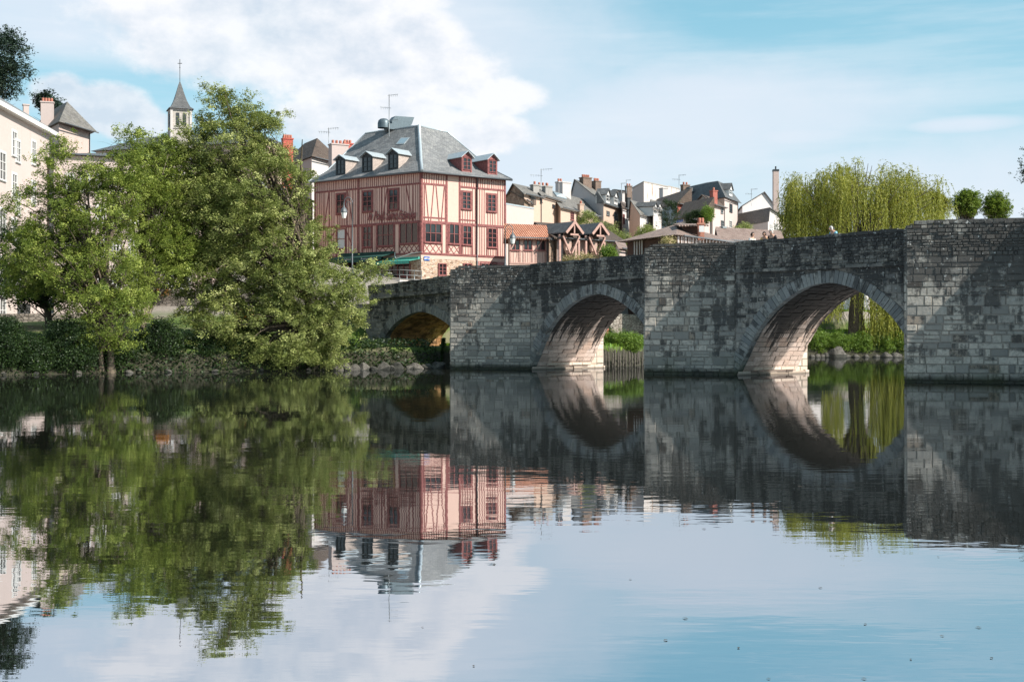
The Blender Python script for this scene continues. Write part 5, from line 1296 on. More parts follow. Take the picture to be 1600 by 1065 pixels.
# rocks
def rock_mesh(seed):
    import bmesh
    bm = bmesh.new(); bmesh.ops.create_icosphere(bm, subdivisions=3, radius=1)
    for v in bm.verts:
        c = v.co.copy(); k_ = 1+.38*mnoise.noise(c*1.1+Vector((seed*7, 0, 0)))+.14*mnoise.noise(c*3.1+Vector((0, seed*5, 0))); v.co = c*k_
        for ax_n in ((.8, .3, .5), (-.5, .7, .6), (.1, -.9, .4), (-.7, -.5, .3)):     # flat broken faces
            n_ = Vector(ax_n).normalized(); dd = v.co.dot(n_)-.72
            if dd > 0: v.co -= n_*dd*.8
    me = bpy.data.meshes.new('bank_rock'); bm.to_mesh(me); bm.free(); me.materials.append(M['rock']); return me
rms = [rock_mesh(i) for i in range(5)]
rl_ = [(-26, 65.5), (-22.4, 69), (-9, 75.8), (-4.4, 80)]
spots = [(px, f_) for px in (520, 536, 552, 566, 580, 594, 603, 617, 631, 640, 652, 664, 676) for f_ in (0,)]+[(px, 1) for px in (8, 26, 48, 120, 200, 262, 330, 410, 455, 480, 498)]
def ray_line(px, pts):
    r = (px-800)/FPX
    for i in range(len(pts)-1):
        a, b_ = Vector(pts[i]), Vector(pts[i+1]); d = b_-a; den = d.x-r*d.y
        if abs(den) < 1e-9: continue
        t_ = (r*a.y-a.x)/den
        if 0 <= t_ <= 1: return a+d*t_
    return None
lb = left_bank[2:7]
for i, (px, f_) in enumerate(spots):
    q = ray_line(px, lb)
    if q is None: continue
    o = bpy.data.objects.new('bank_rock', rms[i % 5]); COL.objects.link(o)
    s_ = r_.uniform(.2, .6) if not f_ else r_.uniform(.1, .22)
    o.location = (q.x+r_.uniform(-.1, .3), q.y+r_.uniform(-.3, .1), .05); o.scale = (s_*1.3, s_, s_*.7); o.rotation_euler = (r_.uniform(-.5, .5), r_.uniform(-.5, .5), r_.uniform(0, 6))
    props(o, 'grey boulder in the row at the waterline left of the leftmost pier' if not f_ else 'small grey rock at the foot of the leafy left bank', 'rock', 'rocks along the waterline by the left arch' if not f_ else 'rocks under the left bank trees')
q = ray_line(1306, left_bank[7:12]); o = bpy.data.objects.new('bank_rock', rms[1]); COL.objects.link(o); o.location = (q.x, q.y-.4, .25); o.scale = (1.0, .8, .75); props(o, 'big pale boulder at the waterline under the willow, seen through the right arch', 'rock')
for i, px in enumerate((1268, 1276, 1284, 1292, 1322, 1336, 1352, 1368, 1384, 1398)):
    q = ray_line(px, left_bank[7:12]); o = bpy.data.objects.new('bank_rock', rms[i % 5]); COL.objects.link(o); s_ = r_.uniform(.3, .6); o.location = (q.x, q.y-.3, .05); o.scale = (s_, s_*.8, s_*.7); props(o, 'small stone along the willow bank waterline seen through the right arch', 'rock', 'stones along the willow bank')

# ------------------------------------------------------------------ foliage
def leaves(name, mat_, cen, size, parent=None, upbias=.5, aspect=.6, dirs=None, droop=0., label=None, kind=None, grp=None, gmix=.6):
    n = len(cen); nr = rng.normal(size=(n, 3)); nr[:, 2] = np.abs(nr[:, 2])*.7+upbias
    if grp is not None: gn = rng.normal(size=(grp.max()+1, 3)); gn[:, 2] = np.abs(gn[:, 2])*.8+.4; gn /= np.linalg.norm(gn, axis=1)[:, None]; nr = nr*.55+gn[grp]
    if True: pass
    nr /= np.linalg.norm(nr, axis=1)[:, None]
    a = rng.normal(size=(n, 3)) if dirs is None else dirs+rng.normal(size=(n, 3))*.25
    a -= (a*nr).sum(1)[:, None]*nr; a /= np.linalg.norm(a, axis=1)[:, None]+1e-9
    if dirs is not None:
        a = dirs+rng.normal(size=(n, 3))*.22; a /= np.linalg.norm(a, axis=1)[:, None]; nr = np.cross(a, rng.normal(size=(n, 3))); nr /= np.linalg.norm(nr, axis=1)[:, None]+1e-9
    b_ = np.cross(nr, a); s_ = size*rng.uniform(.6, 1.3, n)[:, None]
    off = np.array(root_of(parent).location) if parent is not None else np.zeros(3); c = cen-off
    V = np.stack([c-a*s_*.5, c+b_*s_*aspect*.5+nr*s_*.08, c+a*s_*.5, c-b_*s_*aspect*.5+nr*s_*.08], 1).reshape(-1, 3)
    me = bpy.data.meshes.new(name); me.vertices.add(4*n); me.vertices.foreach_set('co', V.ravel().astype(np.float32))
    me.loops.add(4*n); me.loops.foreach_set('vertex_index', np.arange(4*n, dtype=np.int32)); me.polygons.add(n)
    me.polygons.foreach_set('loop_start', np.arange(0, 4*n, 4, dtype=np.int32)); me.polygons.foreach_set('loop_total', np.full(n, 4, dtype=np.int32))
    at = me.attributes.new('rnd', 'FLOAT', 'FACE'); rv = rng.random(n)
    if grp is not None: rv = rv*(1-gmix)+rng.random(grp.max()+1)[grp]*gmix
    at.data.foreach_set('value', rv.astype(np.float32))
    me.materials.append(mat_); me.update(calc_edges=True); me.validate()
    o = bpy.data.objects.new(name, me); COL.objects.link(o)
    if parent is not None: o.parent = parent
    return props(o, label, kind=kind)
def clumps(blobs, n, shell=.45):
    """blobs: (px,py,rx,ry,D,depthradius,weight) -> clump centres in the volume"""
    w_ = np.array([b_[6]*b_[2]*b_[3] for b_ in blobs], float); w_ /= w_.sum(); out = []
    for k in rng.choice(len(blobs), n, p=w_):
        px, py, rx, ry, D, rd, _ = blobs[k]; v = rng.normal(size=3); v /= np.linalg.norm(v); r = rng.uniform(shell, 1)**.6
        c = W3(px, py, D); s_ = D/FPX; out.append((c.x+v[0]*rx*s_*r, D+v[1]*rd*r, c.z+v[2]*ry*s_*r, k))
    return np.array(out)
def spray(cl, per, cr, flat=.5):
    n = len(cl); k = np.repeat(np.arange(n), per); rad = cr*rng.uniform(.55, 1.35, n)[k]
    v = rng.normal(size=(len(k), 3)); v *= (rng.random(len(k))**.45/np.linalg.norm(v, axis=1))[:, None]; v += rng.normal(size=v.shape)*.14; v[:, 2] *= flat
    tilt = rng.normal(size=(n, 2))[k]*.35; v[:, 2] += v[:, 0]*tilt[:, 0]+v[:, 1]*tilt[:, 1]
    return cl[k, :3]+v*rad[:, None]
def tree(name, label, base, blobs, ncl, per, cr, leaf, lm, bark='bark', trunks=((0, 0, .3),), nlimb=60, group=None, cat='tree', shell=.45, z0=None, crown_h=None, flat=.5, minz=.15, fork=.35, aspect=.6):
    bx, by = base; z0 = gh(bx, by)-.3 if z0 is None else z0
    t_ = thing(name, label, cat, (bx, by, z0), group=group)
    cl = clumps(blobs, ncl, shell); cl = cl[cl[:, 2] > minz]
    tops = cl[:, 2].max(); mb = MB(); r_ = random.Random(int(abs(bx)*100)); lines = []
    for (ox, oy, rad) in trunks:
        top = Vector((bx+ox*2.2+(cl[:, 0].mean()-bx)*.5, by+oy+(cl[:, 1].mean()-by)*.5, z0+(tops-z0)*.82)); p_ = []; rr = []
        for i in range(9):
            f = i/8; q = Vector((bx+ox, by+oy, z0)).lerp(top, f)+Vector((mnoise.noise(Vector((f*3, bx, ox)))*.5*f, mnoise.noise(Vector((by, f*3, ox)))*.5*f, 0)); p_.append(q); rr.append(rad*(1.35 if i == 0 else 1)*(1-f)**.75+.025)
        mb.tube(p_, rr, 8); lines.append((p_, rr))
    if nlimb:
        pick = cl[rng.choice(len(cl), min(nlimb, len(cl)), replace=False)]
        for c in pick:
            c = Vector(c[:3]); p_, rr = lines[r_.randrange(len(lines))]; hz = z0+(c.z-z0)*r_.uniform(.35, .8)
            j = min(range(1, len(p_)), key=lambda i: abs(p_[i].z-hz)); s0 = p_[j]; L = (c-s0).length; r0 = min(rr[j]*.6, .018*L+.02)
            q = []
            for i in range(6):
                f = i/5; q.append(s0.lerp(c, f)+Vector((0, 0, math.sin(f*math.pi)*L*.09))+Vector((r_.uniform(-1, 1), r_.uniform(-1, 1), r_.uniform(-1, 1)))*.05*L*.4*(f > 0))
            mb.tube(q, [r0*(1-.85*i/5) for i in range(6)], 5, cap=False)
            for kk in range(2):         # twigs
                s1 = q[r_.choice((2, 3, 4))]; e = s1+Vector((r_.uniform(-1, 1), r_.uniform(-1, 1), r_.uniform(-.2, 1)))*.22*L; mb.tube([s1, s1.lerp(e, .5)+Vector((0, 0, .05)), e], [r0*.35, r0*.25, r0*.1], 4, cap=False)
    mb.build('trunk', M[bark], t_)
    nsub = 9; sub = spray(cl, nsub, cr, flat); pp = max(6, per//nsub); lv_ = spray(sub, pp, cr*.36, .75); g_ = np.repeat(np.arange(len(sub)), pp)
    leaves('crown', M[lm], lv_, leaf, t_, aspect=aspect, grp=g_)
    return t_
D2 = 75.5
tree('alder_tree', 'biggest alder, broad layered green crown leaning down to the water beside the bridge', (-12.8, 75.6),
     [(345, 430, 75, 55, D2, 2.6, .9), (375, 360, 90, 60, D2, 3, .8), (292, 285, 46, 55, D2, 2.2, 1), (340, 148, 26, 20, D2, 1., .7), (385, 190, 40, 30, D2, 1.6, .7), (300, 360, 50, 70, D2, 2.4, .9), (350, 225, 70, 62, D2, 2.6, 1), (395, 290, 90, 80, D2, 3.6, 1), (325, 330, 95, 85, D2, 3.6, 1), (425, 385, 100, 85, D2, 3.8, 1), (485, 455, 78, 60, D2-.5, 3.2, 1.1), (552, 452, 38, 24, D2, 1.6, .9), (520, 500, 45, 50, D2-.5, 2, .9),
      (440, 515, 115, 50, D2-1.2, 2.6, 1.3), (345, 500, 60, 55, D2-1.2, 2.4, .8), (345, 165, 30, 24, D2, 1.2, .7), (430, 556, 115, 22, D2-1.5, 1.3, 2.), (315, 552, 50, 22, D2-2., 1.3, 1.6), (578, 432, 26, 20, D2+.5, 1.3, .8), (428, 190, 24, 22, D2, 1.2, .6), (300, 200, 26, 22, D2, 1.2, .6), (445, 260, 28, 30, D2, 1.5, .8), (300, 430, 60, 60, D2, 2.6, .9)],
     1080, 400, .84, .118, 'leaf_sil', trunks=((0, 0, .3), (.8, .3, .22)), nlimb=150, shell=.35)
tree('alder_tree', 'left-hand alder with twin trunks rising from the water and a loose pale crown', (-21.9, 69.2),
     [(150, 330, 80, 70, 70, 3, 1), (85, 400, 75, 55, 70, 2.8, 1), (185, 265, 50, 42, 70, 2, .9), (205, 222, 20, 22, 70, .9, .7), (150, 440, 100, 55, 69.5, 2.8, .9), (55, 335, 50, 55, 70, 2, .75), (95, 270, 36, 55, 70, 1.6, .55), (85, 215, 12, 28, 70, .7, .3), (170, 500, 60, 50, 69, 1.8, .7), (30, 440, 38, 30, 70, 1.5, .8)],
     530, 310, .74, .11, 'leaf', trunks=((-.25, 0, .13), (.2, .1, .17)), nlimb=110, shell=.35, z0=-.3)
tree('alder_tree', 'slim alder with one straight grey trunk between the twin-trunked alder and the biggest one', (-21.0, 72.3),
     [(235, 330, 42, 65, 73, 2, 1), (222, 262, 34, 46, 73, 1.6, 1), (255, 400, 50, 50, 73, 2, 1), (265, 300, 40, 50, 74, 2, .9), (278, 380, 34, 60, 74, 2, 1), (262, 240, 26, 36, 74, 1.4, .8), (215, 440, 40, 24, 73, 1.4, .7)],
     330, 300, .76, .11, 'leaf', bark='bark_grey', trunks=((0, 0, .2),), nlimb=60, shell=.35, z0=-.2)
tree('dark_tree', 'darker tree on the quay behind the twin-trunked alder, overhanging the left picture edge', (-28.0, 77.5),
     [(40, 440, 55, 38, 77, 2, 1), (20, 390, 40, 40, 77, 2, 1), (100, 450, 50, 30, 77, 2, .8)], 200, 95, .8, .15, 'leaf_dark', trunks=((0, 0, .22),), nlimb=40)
tree('conifer_tree', 'dark blue-green conifer high behind the quay house at the left edge', (-62.0, 150),
     [(0, 80, 38, 38, 150, 3, 1), (12, 110, 30, 24, 150, 3, 1), (-10, 130, 40, 30, 150, 3, 1), (20, 70, 12, 20, 150, 1.5, .6), (-60, 120, 60, 60, 150, 5, 1.2)], 420, 90, 1.3, .34, 'leaf_con', nlimb=50, shell=.3, aspect=.35)
tree('dark_tree', 'small dark tree behind the white chimney of the hipped house', (-57.5, 158), [(72, 158, 13, 14, 158, 1.2, 1), (88, 170, 10, 12, 158, 1.2, .8), (66, 150, 6, 8, 158, .6, .5)], 60, 80, .9, .28, 'leaf_con', nlimb=12)
# branches reaching in at the right picture edge
tree('edge_tree', 'tree mostly outside the right picture edge, only a few dark twigs showing', (58.8, 136), [(1664, 262, 60, 78, 136, 3.5, 1), (1660, 330, 52, 50, 136, 3.5, 1), (1700, 280, 60, 80, 136, 4, 1)], 420, 120, 1.1, .2, 'leaf_dark', nlimb=50)
# pollarded trees
for i, (px, py, rx, ry) in enumerate(((1462, 318, 22, 22), (1506, 323, 27, 27), (1555, 322, 26, 27))):
    D = 190; x = (px-800)/FPX*D
    tree('clipped_tree', ('round yellowish clipped tree partly hidden by the willow', 'round clipped tree between the willow and the rightmost clipped tree', 'rightmost round clipped tree above the right pier')[i], (x, D),
         [(px+rng.uniform(-.3, .3)*rx, py+rng.uniform(-.3, .25)*ry, rx*rng.uniform(.6, .85), ry*rng.uniform(.6, .85), D, 1.9, 1) for _ in range(6)], 420, 90, .5, .17, 'leaf_willow' if i == 0 else 'leaf_poll', nlimb=60, shell=.3, group='round clipped trees', flat=1.)
# willow
wx, wy = 33.4, 124.0
wt = thing('weeping_willow', 'large weeping willow with yellow-green hanging branches on the far bank behind the bridge', 'willow tree', (wx, wy, gh(wx, wy)-.2))
r_ = random.Random(4); mb = MB(); tb = Vector((wx, wy, gh(wx, wy)-.3))
mb.tube([tb, tb+Vector((0, 0, .5)), tb+Vector((-.1, 0, 2)), tb+Vector((.1, 0, 4.5)), tb+Vector((0, .1, 7))], [1.3, .85, .68, .62, .5], 12)
wblobs = [(1232, 300, 14, 22, 124, 1.5, .8), (1478, 338, 14, 16, 124, 1.5, .8), (1452, 290, 20, 22, 124, 2, .5), (1340, 262, 26, 14, 124, 2, .6), (1262, 315, 42, 45, 124, 4, 1), (1330, 300, 70, 45, 124, 5.5, 1.2), (1400, 305, 55, 42, 124, 5, 1), (1440, 325, 40, 38, 124, 4, .8), (1300, 285, 50, 28, 124, 4, .8), (1245, 345, 28, 30, 124, 3, .8), (1370, 277, 45, 22, 124, 3, .5)]
cl = clumps(wblobs, 230, .5)
for c in cl[:120]:
    c = Vector(c[:3]); s0 = tb+Vector((0, 0, r_.uniform(3.5, 7))); L = (c-s0).length
    q = [s0.lerp(c, f)+Vector((0, 0, math.sin(f*math.pi)*L*.14)) for f in (0, .25, .5, .75, 1)]; mb.tube(q, [.2, .14, .09, .05, .02], 5, cap=False)
mb.build('trunk', M['bark'], wt)
pts, drs = [], []; svs = MB()
ns = 4600
cc_ = clumps(wblobs, 210, .55); kk_ = rng.integers(0, 210, ns); src = cc_[kk_].copy(); src[:, :3] += rng.normal(size=(ns, 3))*(.42, .42, .28)
for c in src:
    px = 800+c[0]/c[1]*FPX; edge = abs(px-1350)/125
    L = (rng.uniform(1.0, 3.4) if rng.random() < .72 else rng.uniform(3.4, 6.8)); L = max(1., min(L, c[2]-rng.uniform(1.6, 5.)))
    L *= rng.uniform(.7, 1.1) if edge < .75 else rng.uniform(.8, 1.15)
    if px > 1430: L = min(L, 4.2)
    n = int(L/.115); a = rng.uniform(0, 6.28); bow = rng.uniform(.3, 1.3); f = np.linspace(0, 1, n)
    X = c[0]+math.cos(a)*bow*f**.5; Y = c[1]+math.sin(a)*bow*f**.5; Z = c[2]+.35*np.sin(np.minimum(f*5, math.pi))-L*f**1.15
    p_ = np.stack([X, Y, Z], 1); p_ += rng.normal(size=p_.shape)*.045; pts.append(p_); d_ = np.gradient(p_ if n < 3 else np.stack([X, Y, Z], 1), axis=0) if n > 2 else np.tile([[0, 0, -1.]], (n, 1)); drs.append(d_/(np.linalg.norm(d_, axis=1)[:, None]+1e-9))
# curtains hanging low over the bank, seen through the arch
for k in range(900):
    px = rng.choice([rng.uniform(1330, 1440), rng.uniform(1285, 1330), rng.uniform(1345, 1425)]); D = rng.uniform(121.5, 124); top = rng.uniform(7, 10); px = px if not 1316 < px < 1358 or k % 7 == 0 else px+60; bot = {0: rng.uniform(.6, 3.)}[0] if px > 1345 else rng.uniform(3.2, 5.2)
    L = top-bot; n = int(L/.12); f = np.linspace(0, 1, n); x = (px-800)/FPX*D; p_ = np.stack([x+.15*np.sin(f*4+k), np.full(n, D)+.1*np.cos(f*5), top-L*f], 1)+rng.normal(size=(n, 3))*.05; pts.append(p_); drs.append(np.tile([[0, 0, -1.]], (n, 1)))
leaves('crown', M['leaf_willow'], np.concatenate(pts), .22, wt, grp=np.repeat(np.arange(len(pts)), [len(p) for p in pts]), gmix=.7, dirs=np.concatenate(drs), aspect=.3)

def bush(label, px, D, rx, h_, lm='leaf_bush', n=60, per=70, leaf=.13, group=None, z=None, cr=.4, dy=1.0, name='bush', cat='bush'):
    x = (px-800)/FPX*D; z = gh(x, D) if z is None else z; R_ = rx*D/FPX
    b_ = thing(name, label, cat, (x, D, z-.1), group=group)
    v = rng.normal(size=(n, 3)); v /= np.linalg.norm(v, axis=1)[:, None]; r = rng.uniform(.35, 1, n)**.6
    c = np.stack([x+v[:, 0]*R_*r, D+v[:, 1]*dy*r, z+h_*.5+v[:, 2]*h_*.5*r], 1)
    leaves('foliage', M[lm], spray(c, int(per*1.5), cr*.9, .7), leaf*.82, b_)
    s_ = MB(); q0 = Vector((x, D, z-.2))
    for k in range(6): q = Vector(c[k]); s_.tube([q0+Vector((.1*k-.25, 0, 0)), q0.lerp(q, .6)+Vector((0, 0, .1)), q], [.04, .03, .01], 4)
    s_.build('stem', M['bark'], b_); return b_
# left bank undergrowth, mostly in shade
for i, (px, D, rx, h_) in enumerate(((10, 67.0, 32, 2.6), (58, 67.8, 34, 2.5), (108, 68.9, 36, 2.7), (185, 71.2, 36, 2.7), (250, 72.6, 38, 2.6), (310, 73.8, 42, 2.5), (385, 75.2, 46, 2.4), (455, 76.2, 40, 2.2))):
    D -= .8; h_ *= (1.15, .8, 1.1, .75, 1.2, .85, 1.05, .8)[i]; rx *= (1, .8, 1.1, .9)[i % 4]
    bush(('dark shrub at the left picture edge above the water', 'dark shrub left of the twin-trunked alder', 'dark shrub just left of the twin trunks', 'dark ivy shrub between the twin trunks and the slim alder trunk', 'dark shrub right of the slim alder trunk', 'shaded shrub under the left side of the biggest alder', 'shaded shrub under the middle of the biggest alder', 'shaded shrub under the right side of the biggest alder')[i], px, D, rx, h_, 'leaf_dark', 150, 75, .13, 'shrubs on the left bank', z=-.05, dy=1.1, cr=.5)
for i, (px, D, rx, h_) in enumerate(((540, 77.6, 26, 1.9), (575, 78.4, 24, 1.5), (606, 78.6, 22, 1.0), (640, 79.6, 16, .6))):
    bush(('bright green shrub at the right foot of the biggest alder', 'dark green shrub before the left end of the bridge', 'dark green shrub in front of the left arch', 'low shrub in front of the left arch next to the leftmost pier')[i], px, D, rx, h_, 'leaf_bush' if i == 0 else 'leaf_dark', 80, 75, .12, 'shrubs before the left arch', z=.1, dy=.7)
bush('rust orange low hedge glimpsed under the biggest alder', 390, 84, 22, .7, 'leaf_rust', 40, 60, .1, dy=.4, cr=.3, z=3.0)
bush('rust orange planting on the wall top between the alders', 243, 89.5, 22, .5, 'leaf_rust', 30, 60, .1, dy=.3, cr=.25, z=4.9)
# willow bank bushes
for i, (px, rx, h_) in enumerate(((1275, 24, 2.3), (1312, 24, 2.0), (1345, 20, 2.2), (1382, 22, 2.3), (1408, 16, 2.6))):
    q = ray_line(px, left_bank[7:12])
    bush(('leafy pale green bush at the left end of the willow bank', 'green bush behind the big pale boulder', 'green bush directly below the willow trunk', 'green bush right of the willow trunk at the waterline', 'green bush touching the right pier, lowest on the willow bank')[i], px, q.y+1.0, rx, h_, 'leaf_bush', 120, 70, .15, 'bushes on the willow bank', z=.2, dy=1.1, cr=.5)
# bank behind the middle arch
bush('dense grassy green bush on the bank behind the middle arch', 972, 88.5, 40, 1.4, 'leaf_bush', 150, 75, .12, dy=1.2, cr=.45, z=.85)
bush('dark shrub above the steps behind the middle arch', 951, 97.5, 7, 1.0, 'leaf_dark', 30, 60, .12, dy=.5, cr=.3)
# garden greenery between houses
for px, D, rx, h_, z_, lm, lab in ((918, 138, 20, 3.6, 12.0, 'leaf_garden', 'pale green garden foliage below the grey gable house'), (948, 134, 26, 3.6, 10.2, 'leaf_garden', 'yellow-green bush between the twin gables and the mansard house'), (972, 131, 24, 3.0, 9.5, 'leaf_garden', 'loose pale bush left of the pavilion roof'),
        (902, 104, 20, 1.2, 7.5, 'leaf_pinkish', 'pinkish flowering shrub in front of the left cross gable'), (925, 104.5, 18, 1.0, 7.7, 'leaf_pinkish', 'flowering shrub rising over the parapet before the right cross gable'), (951, 105, 10, 1.3, 8.0, 'leaf_bush', 'small bright green shrub at the right end of the twin gable house'),
        (1046, 160, 14, 4.2, 15.2, 'leaf_dark', 'dark green creeper hanging on the wall beside the white dormered house'), (1088, 155, 20, 1.9, 15.3, 'leaf_dark', 'green creeper over the lean-to roof behind the pavilion'), (1104, 154, 9, 1.9, 15.7, 'leaf_bush', 'round green shrub at the right end of the creeper'),
        (1160, 168, 14, 2.0, 14.9, 'leaf_garden', 'pale bush beside the slate house corner'), (1044, 100, 7, .6, 9.0, 'leaf_pinkish', 'pale weeds growing at the eave corner of the pavilion'), (1010, 150, 16, 2.4, 12.6, 'leaf_garden', 'pale bush under the bright white dormered house')):
    bush(lab, px, D, rx, h_, lm, (22 if 'pinkish' in lm else 60 if rx < 15 else 90), 60, .15, z=z_, dy=1.2, cr=.55)
# grass: blades on the upstream banks (uncountable)
G_ = []
while len(G_) < 14000:
    x, y = rng.uniform(4, 48), rng.uniform(84, 142); z = None
    px = 800+x/y*FPX
    if not (930 < px < 1010 or 1250 < px < 1430 or False): continue
    G_.append((x, y))
for k in range(500): G_.append((rng.uniform(-5, 0), rng.uniform(87, 94)))
G_ = np.array(G_); gz = height(G_[:, 0], G_[:, 1]); k_ = gz > .9; G_ = np.c_[G_[k_], gz[k_]+.1]
leaves('bank_grass', M['leaf_grass'], G_, .34, dirs=np.tile([[0, 0, 1.]], (len(G_), 1)), aspect=.3, kind='stuff', label='bright grass on the far bank behind the arches')
# ivy and nettles covering the left bank (uncountable)
U = []
for k in range(16000):
    q, t_ = along([(-60, 46), (-25.8, 65.5), (-22.4, 69), (-9, 75.8), (-4.4, 80)], rng.uniform(10, 72)); nn = Vector((-t_.y, t_.x)); d = abs(rng.normal())*1.4; p_ = q+nn*(d-.35); U.append((p_.x, p_.y))
U = np.array(U); uz = height(U[:, 0], U[:, 1]); U = np.c_[U, uz+rng.uniform(.0, .55, len(U))]; U = U[uz > -.12]
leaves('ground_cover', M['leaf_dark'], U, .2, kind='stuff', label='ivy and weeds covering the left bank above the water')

# ------------------------------------------------------------------ street lamps, aerials
def lamp(label, pxp, D, pyb, pxl, pyl_top, group='old style street lamps'):
    b_ = W3(pxp, pyb, D); t_ = thing('street_lamp', label, 'street lamp', (b_.x, b_.y, b_.z), group=group)
    lx = W3(pxl, pyl_top, D); ztop = ray_z(0, D, pyl_top)+1.0; mb = MB(); sgn = 1 if pxl > pxp else -1; half = abs(lx.x-b_.x)/2
    mb.lathe(tuple(b_), [(.16, 0), (.14, .5), (.08, .7), (.06, 1.2)], 10); mb.tube([b_+Vector((0, 0, 1)), Vector((b_.x, b_.y, ztop-half))], [.05, .04], 8)
    cx = b_.x+sgn*half; arc = [Vector((cx-sgn*half*math.cos(a), b_.y, ztop-half+half*1.3*math.sin(a))) for a in np.linspace(0, math.pi, 10)]; mb.tube(arc+[Vector((lx.x, b_.y, ztop-half-.25))], .032, 6); 
    sp_ = [Vector((cx-sgn*(half-.12)*math.cos(a)*(1-a/9), b_.y, ztop-half-.15+half*.9*math.sin(a)*(1-a/12))) for a in np.linspace(0, 4.5, 12)]; mb.tube(sp_, .02, 5)
    mb.build('pole', M['lead'], t_); zl = ztop-half-.2
    lt = MB(); lt.lathe((lx.x, b_.y, zl), [(.04, .0), (.07, -.12), (.2, -.28), (.27, -.5), (.26, -.54), (0, -.54)], 8, smooth=False); hd = lt.build('lantern', M['lead'], t_)
    gl_ = MB(); gl_.lathe((lx.x, b_.y, zl), [(.23, -.55), (.13, -.95), (.0, -.98)], 8, smooth=False); gl_.build('lantern_glass', M['lamp_glass'], hd)
lamp('old style swan-neck street lamp in front of the shaded left house front', 550.5, 96, 440, 537.5, 331)
lamp('old style swan-neck street lamp standing at the right corner of the tall house', 789.5, 104, 425, 801, 372)
def aerial(label, px, pyb, pyt, D, arms=2, w=.9, name='tv_aerial'):
    b_ = W3(px, pyb, D); t_ = thing(name, label, 'aerial', (b_.x, b_.y, b_.z-.5), group='television aerials on the roofs'); zt = ray_z(0, D, pyt)
    mb = MB(); mb.tube([b_-Vector((0, 0, .6)), (b_.x, b_.y, zt)], .035, 5); mb.build('mast', M['metal_grey'], t_); mb = MB()
    for k in range(arms):
        z = zt-.1-k*(zt-b_.z)*.35; s_ = 1 if k % 2 == 0 else -1; mb.tube([(b_.x-.2*s_, b_.y, z), (b_.x+w*s_, b_.y-.2, z+.1)], .02, 4)
        for j in range(5): x = b_.x+w*s_*(j/4.5); mb.tube([(x, b_.y-.28, z+.05*j/4), (x, b_.y+.28, z+.05*j/4)], .015, 3); mb.tube([(x, b_.y, z-.13), (x, b_.y, z+.15)], .014, 3)
    mb.build('antenna_rod', M['metal_grey'], t_)
aerial('tall aerial mast on the flat roof top of the half-timbered house', 608, 204, 148, 128, 3, .9)
aerial('aerial over the brown ribbed roof left of the half-timbered house', 513.5, 216, 200, 148, 2, 1.2)
aerial('aerial with a long arm above the stepped grey-roofed row', 845.5, 291, 264, 160, 2, 1.4)
aerial('small aerial left of the stained white wall, the right one of the close pair', 978.5, 297, 281, 224, 1, .8)
aerial('very small aerial left of the stained white wall, the left one of the close pair', 971, 298, 286, 224, 1, .7)
aerial('aerial at the left end of the dark slate roof of the slate house', 1061, 292, 273, 188, 2, 1.0)
aerial('aerial in front of the pale lavender gable house', 1174, 316, 295, 208, 2, 1.0)

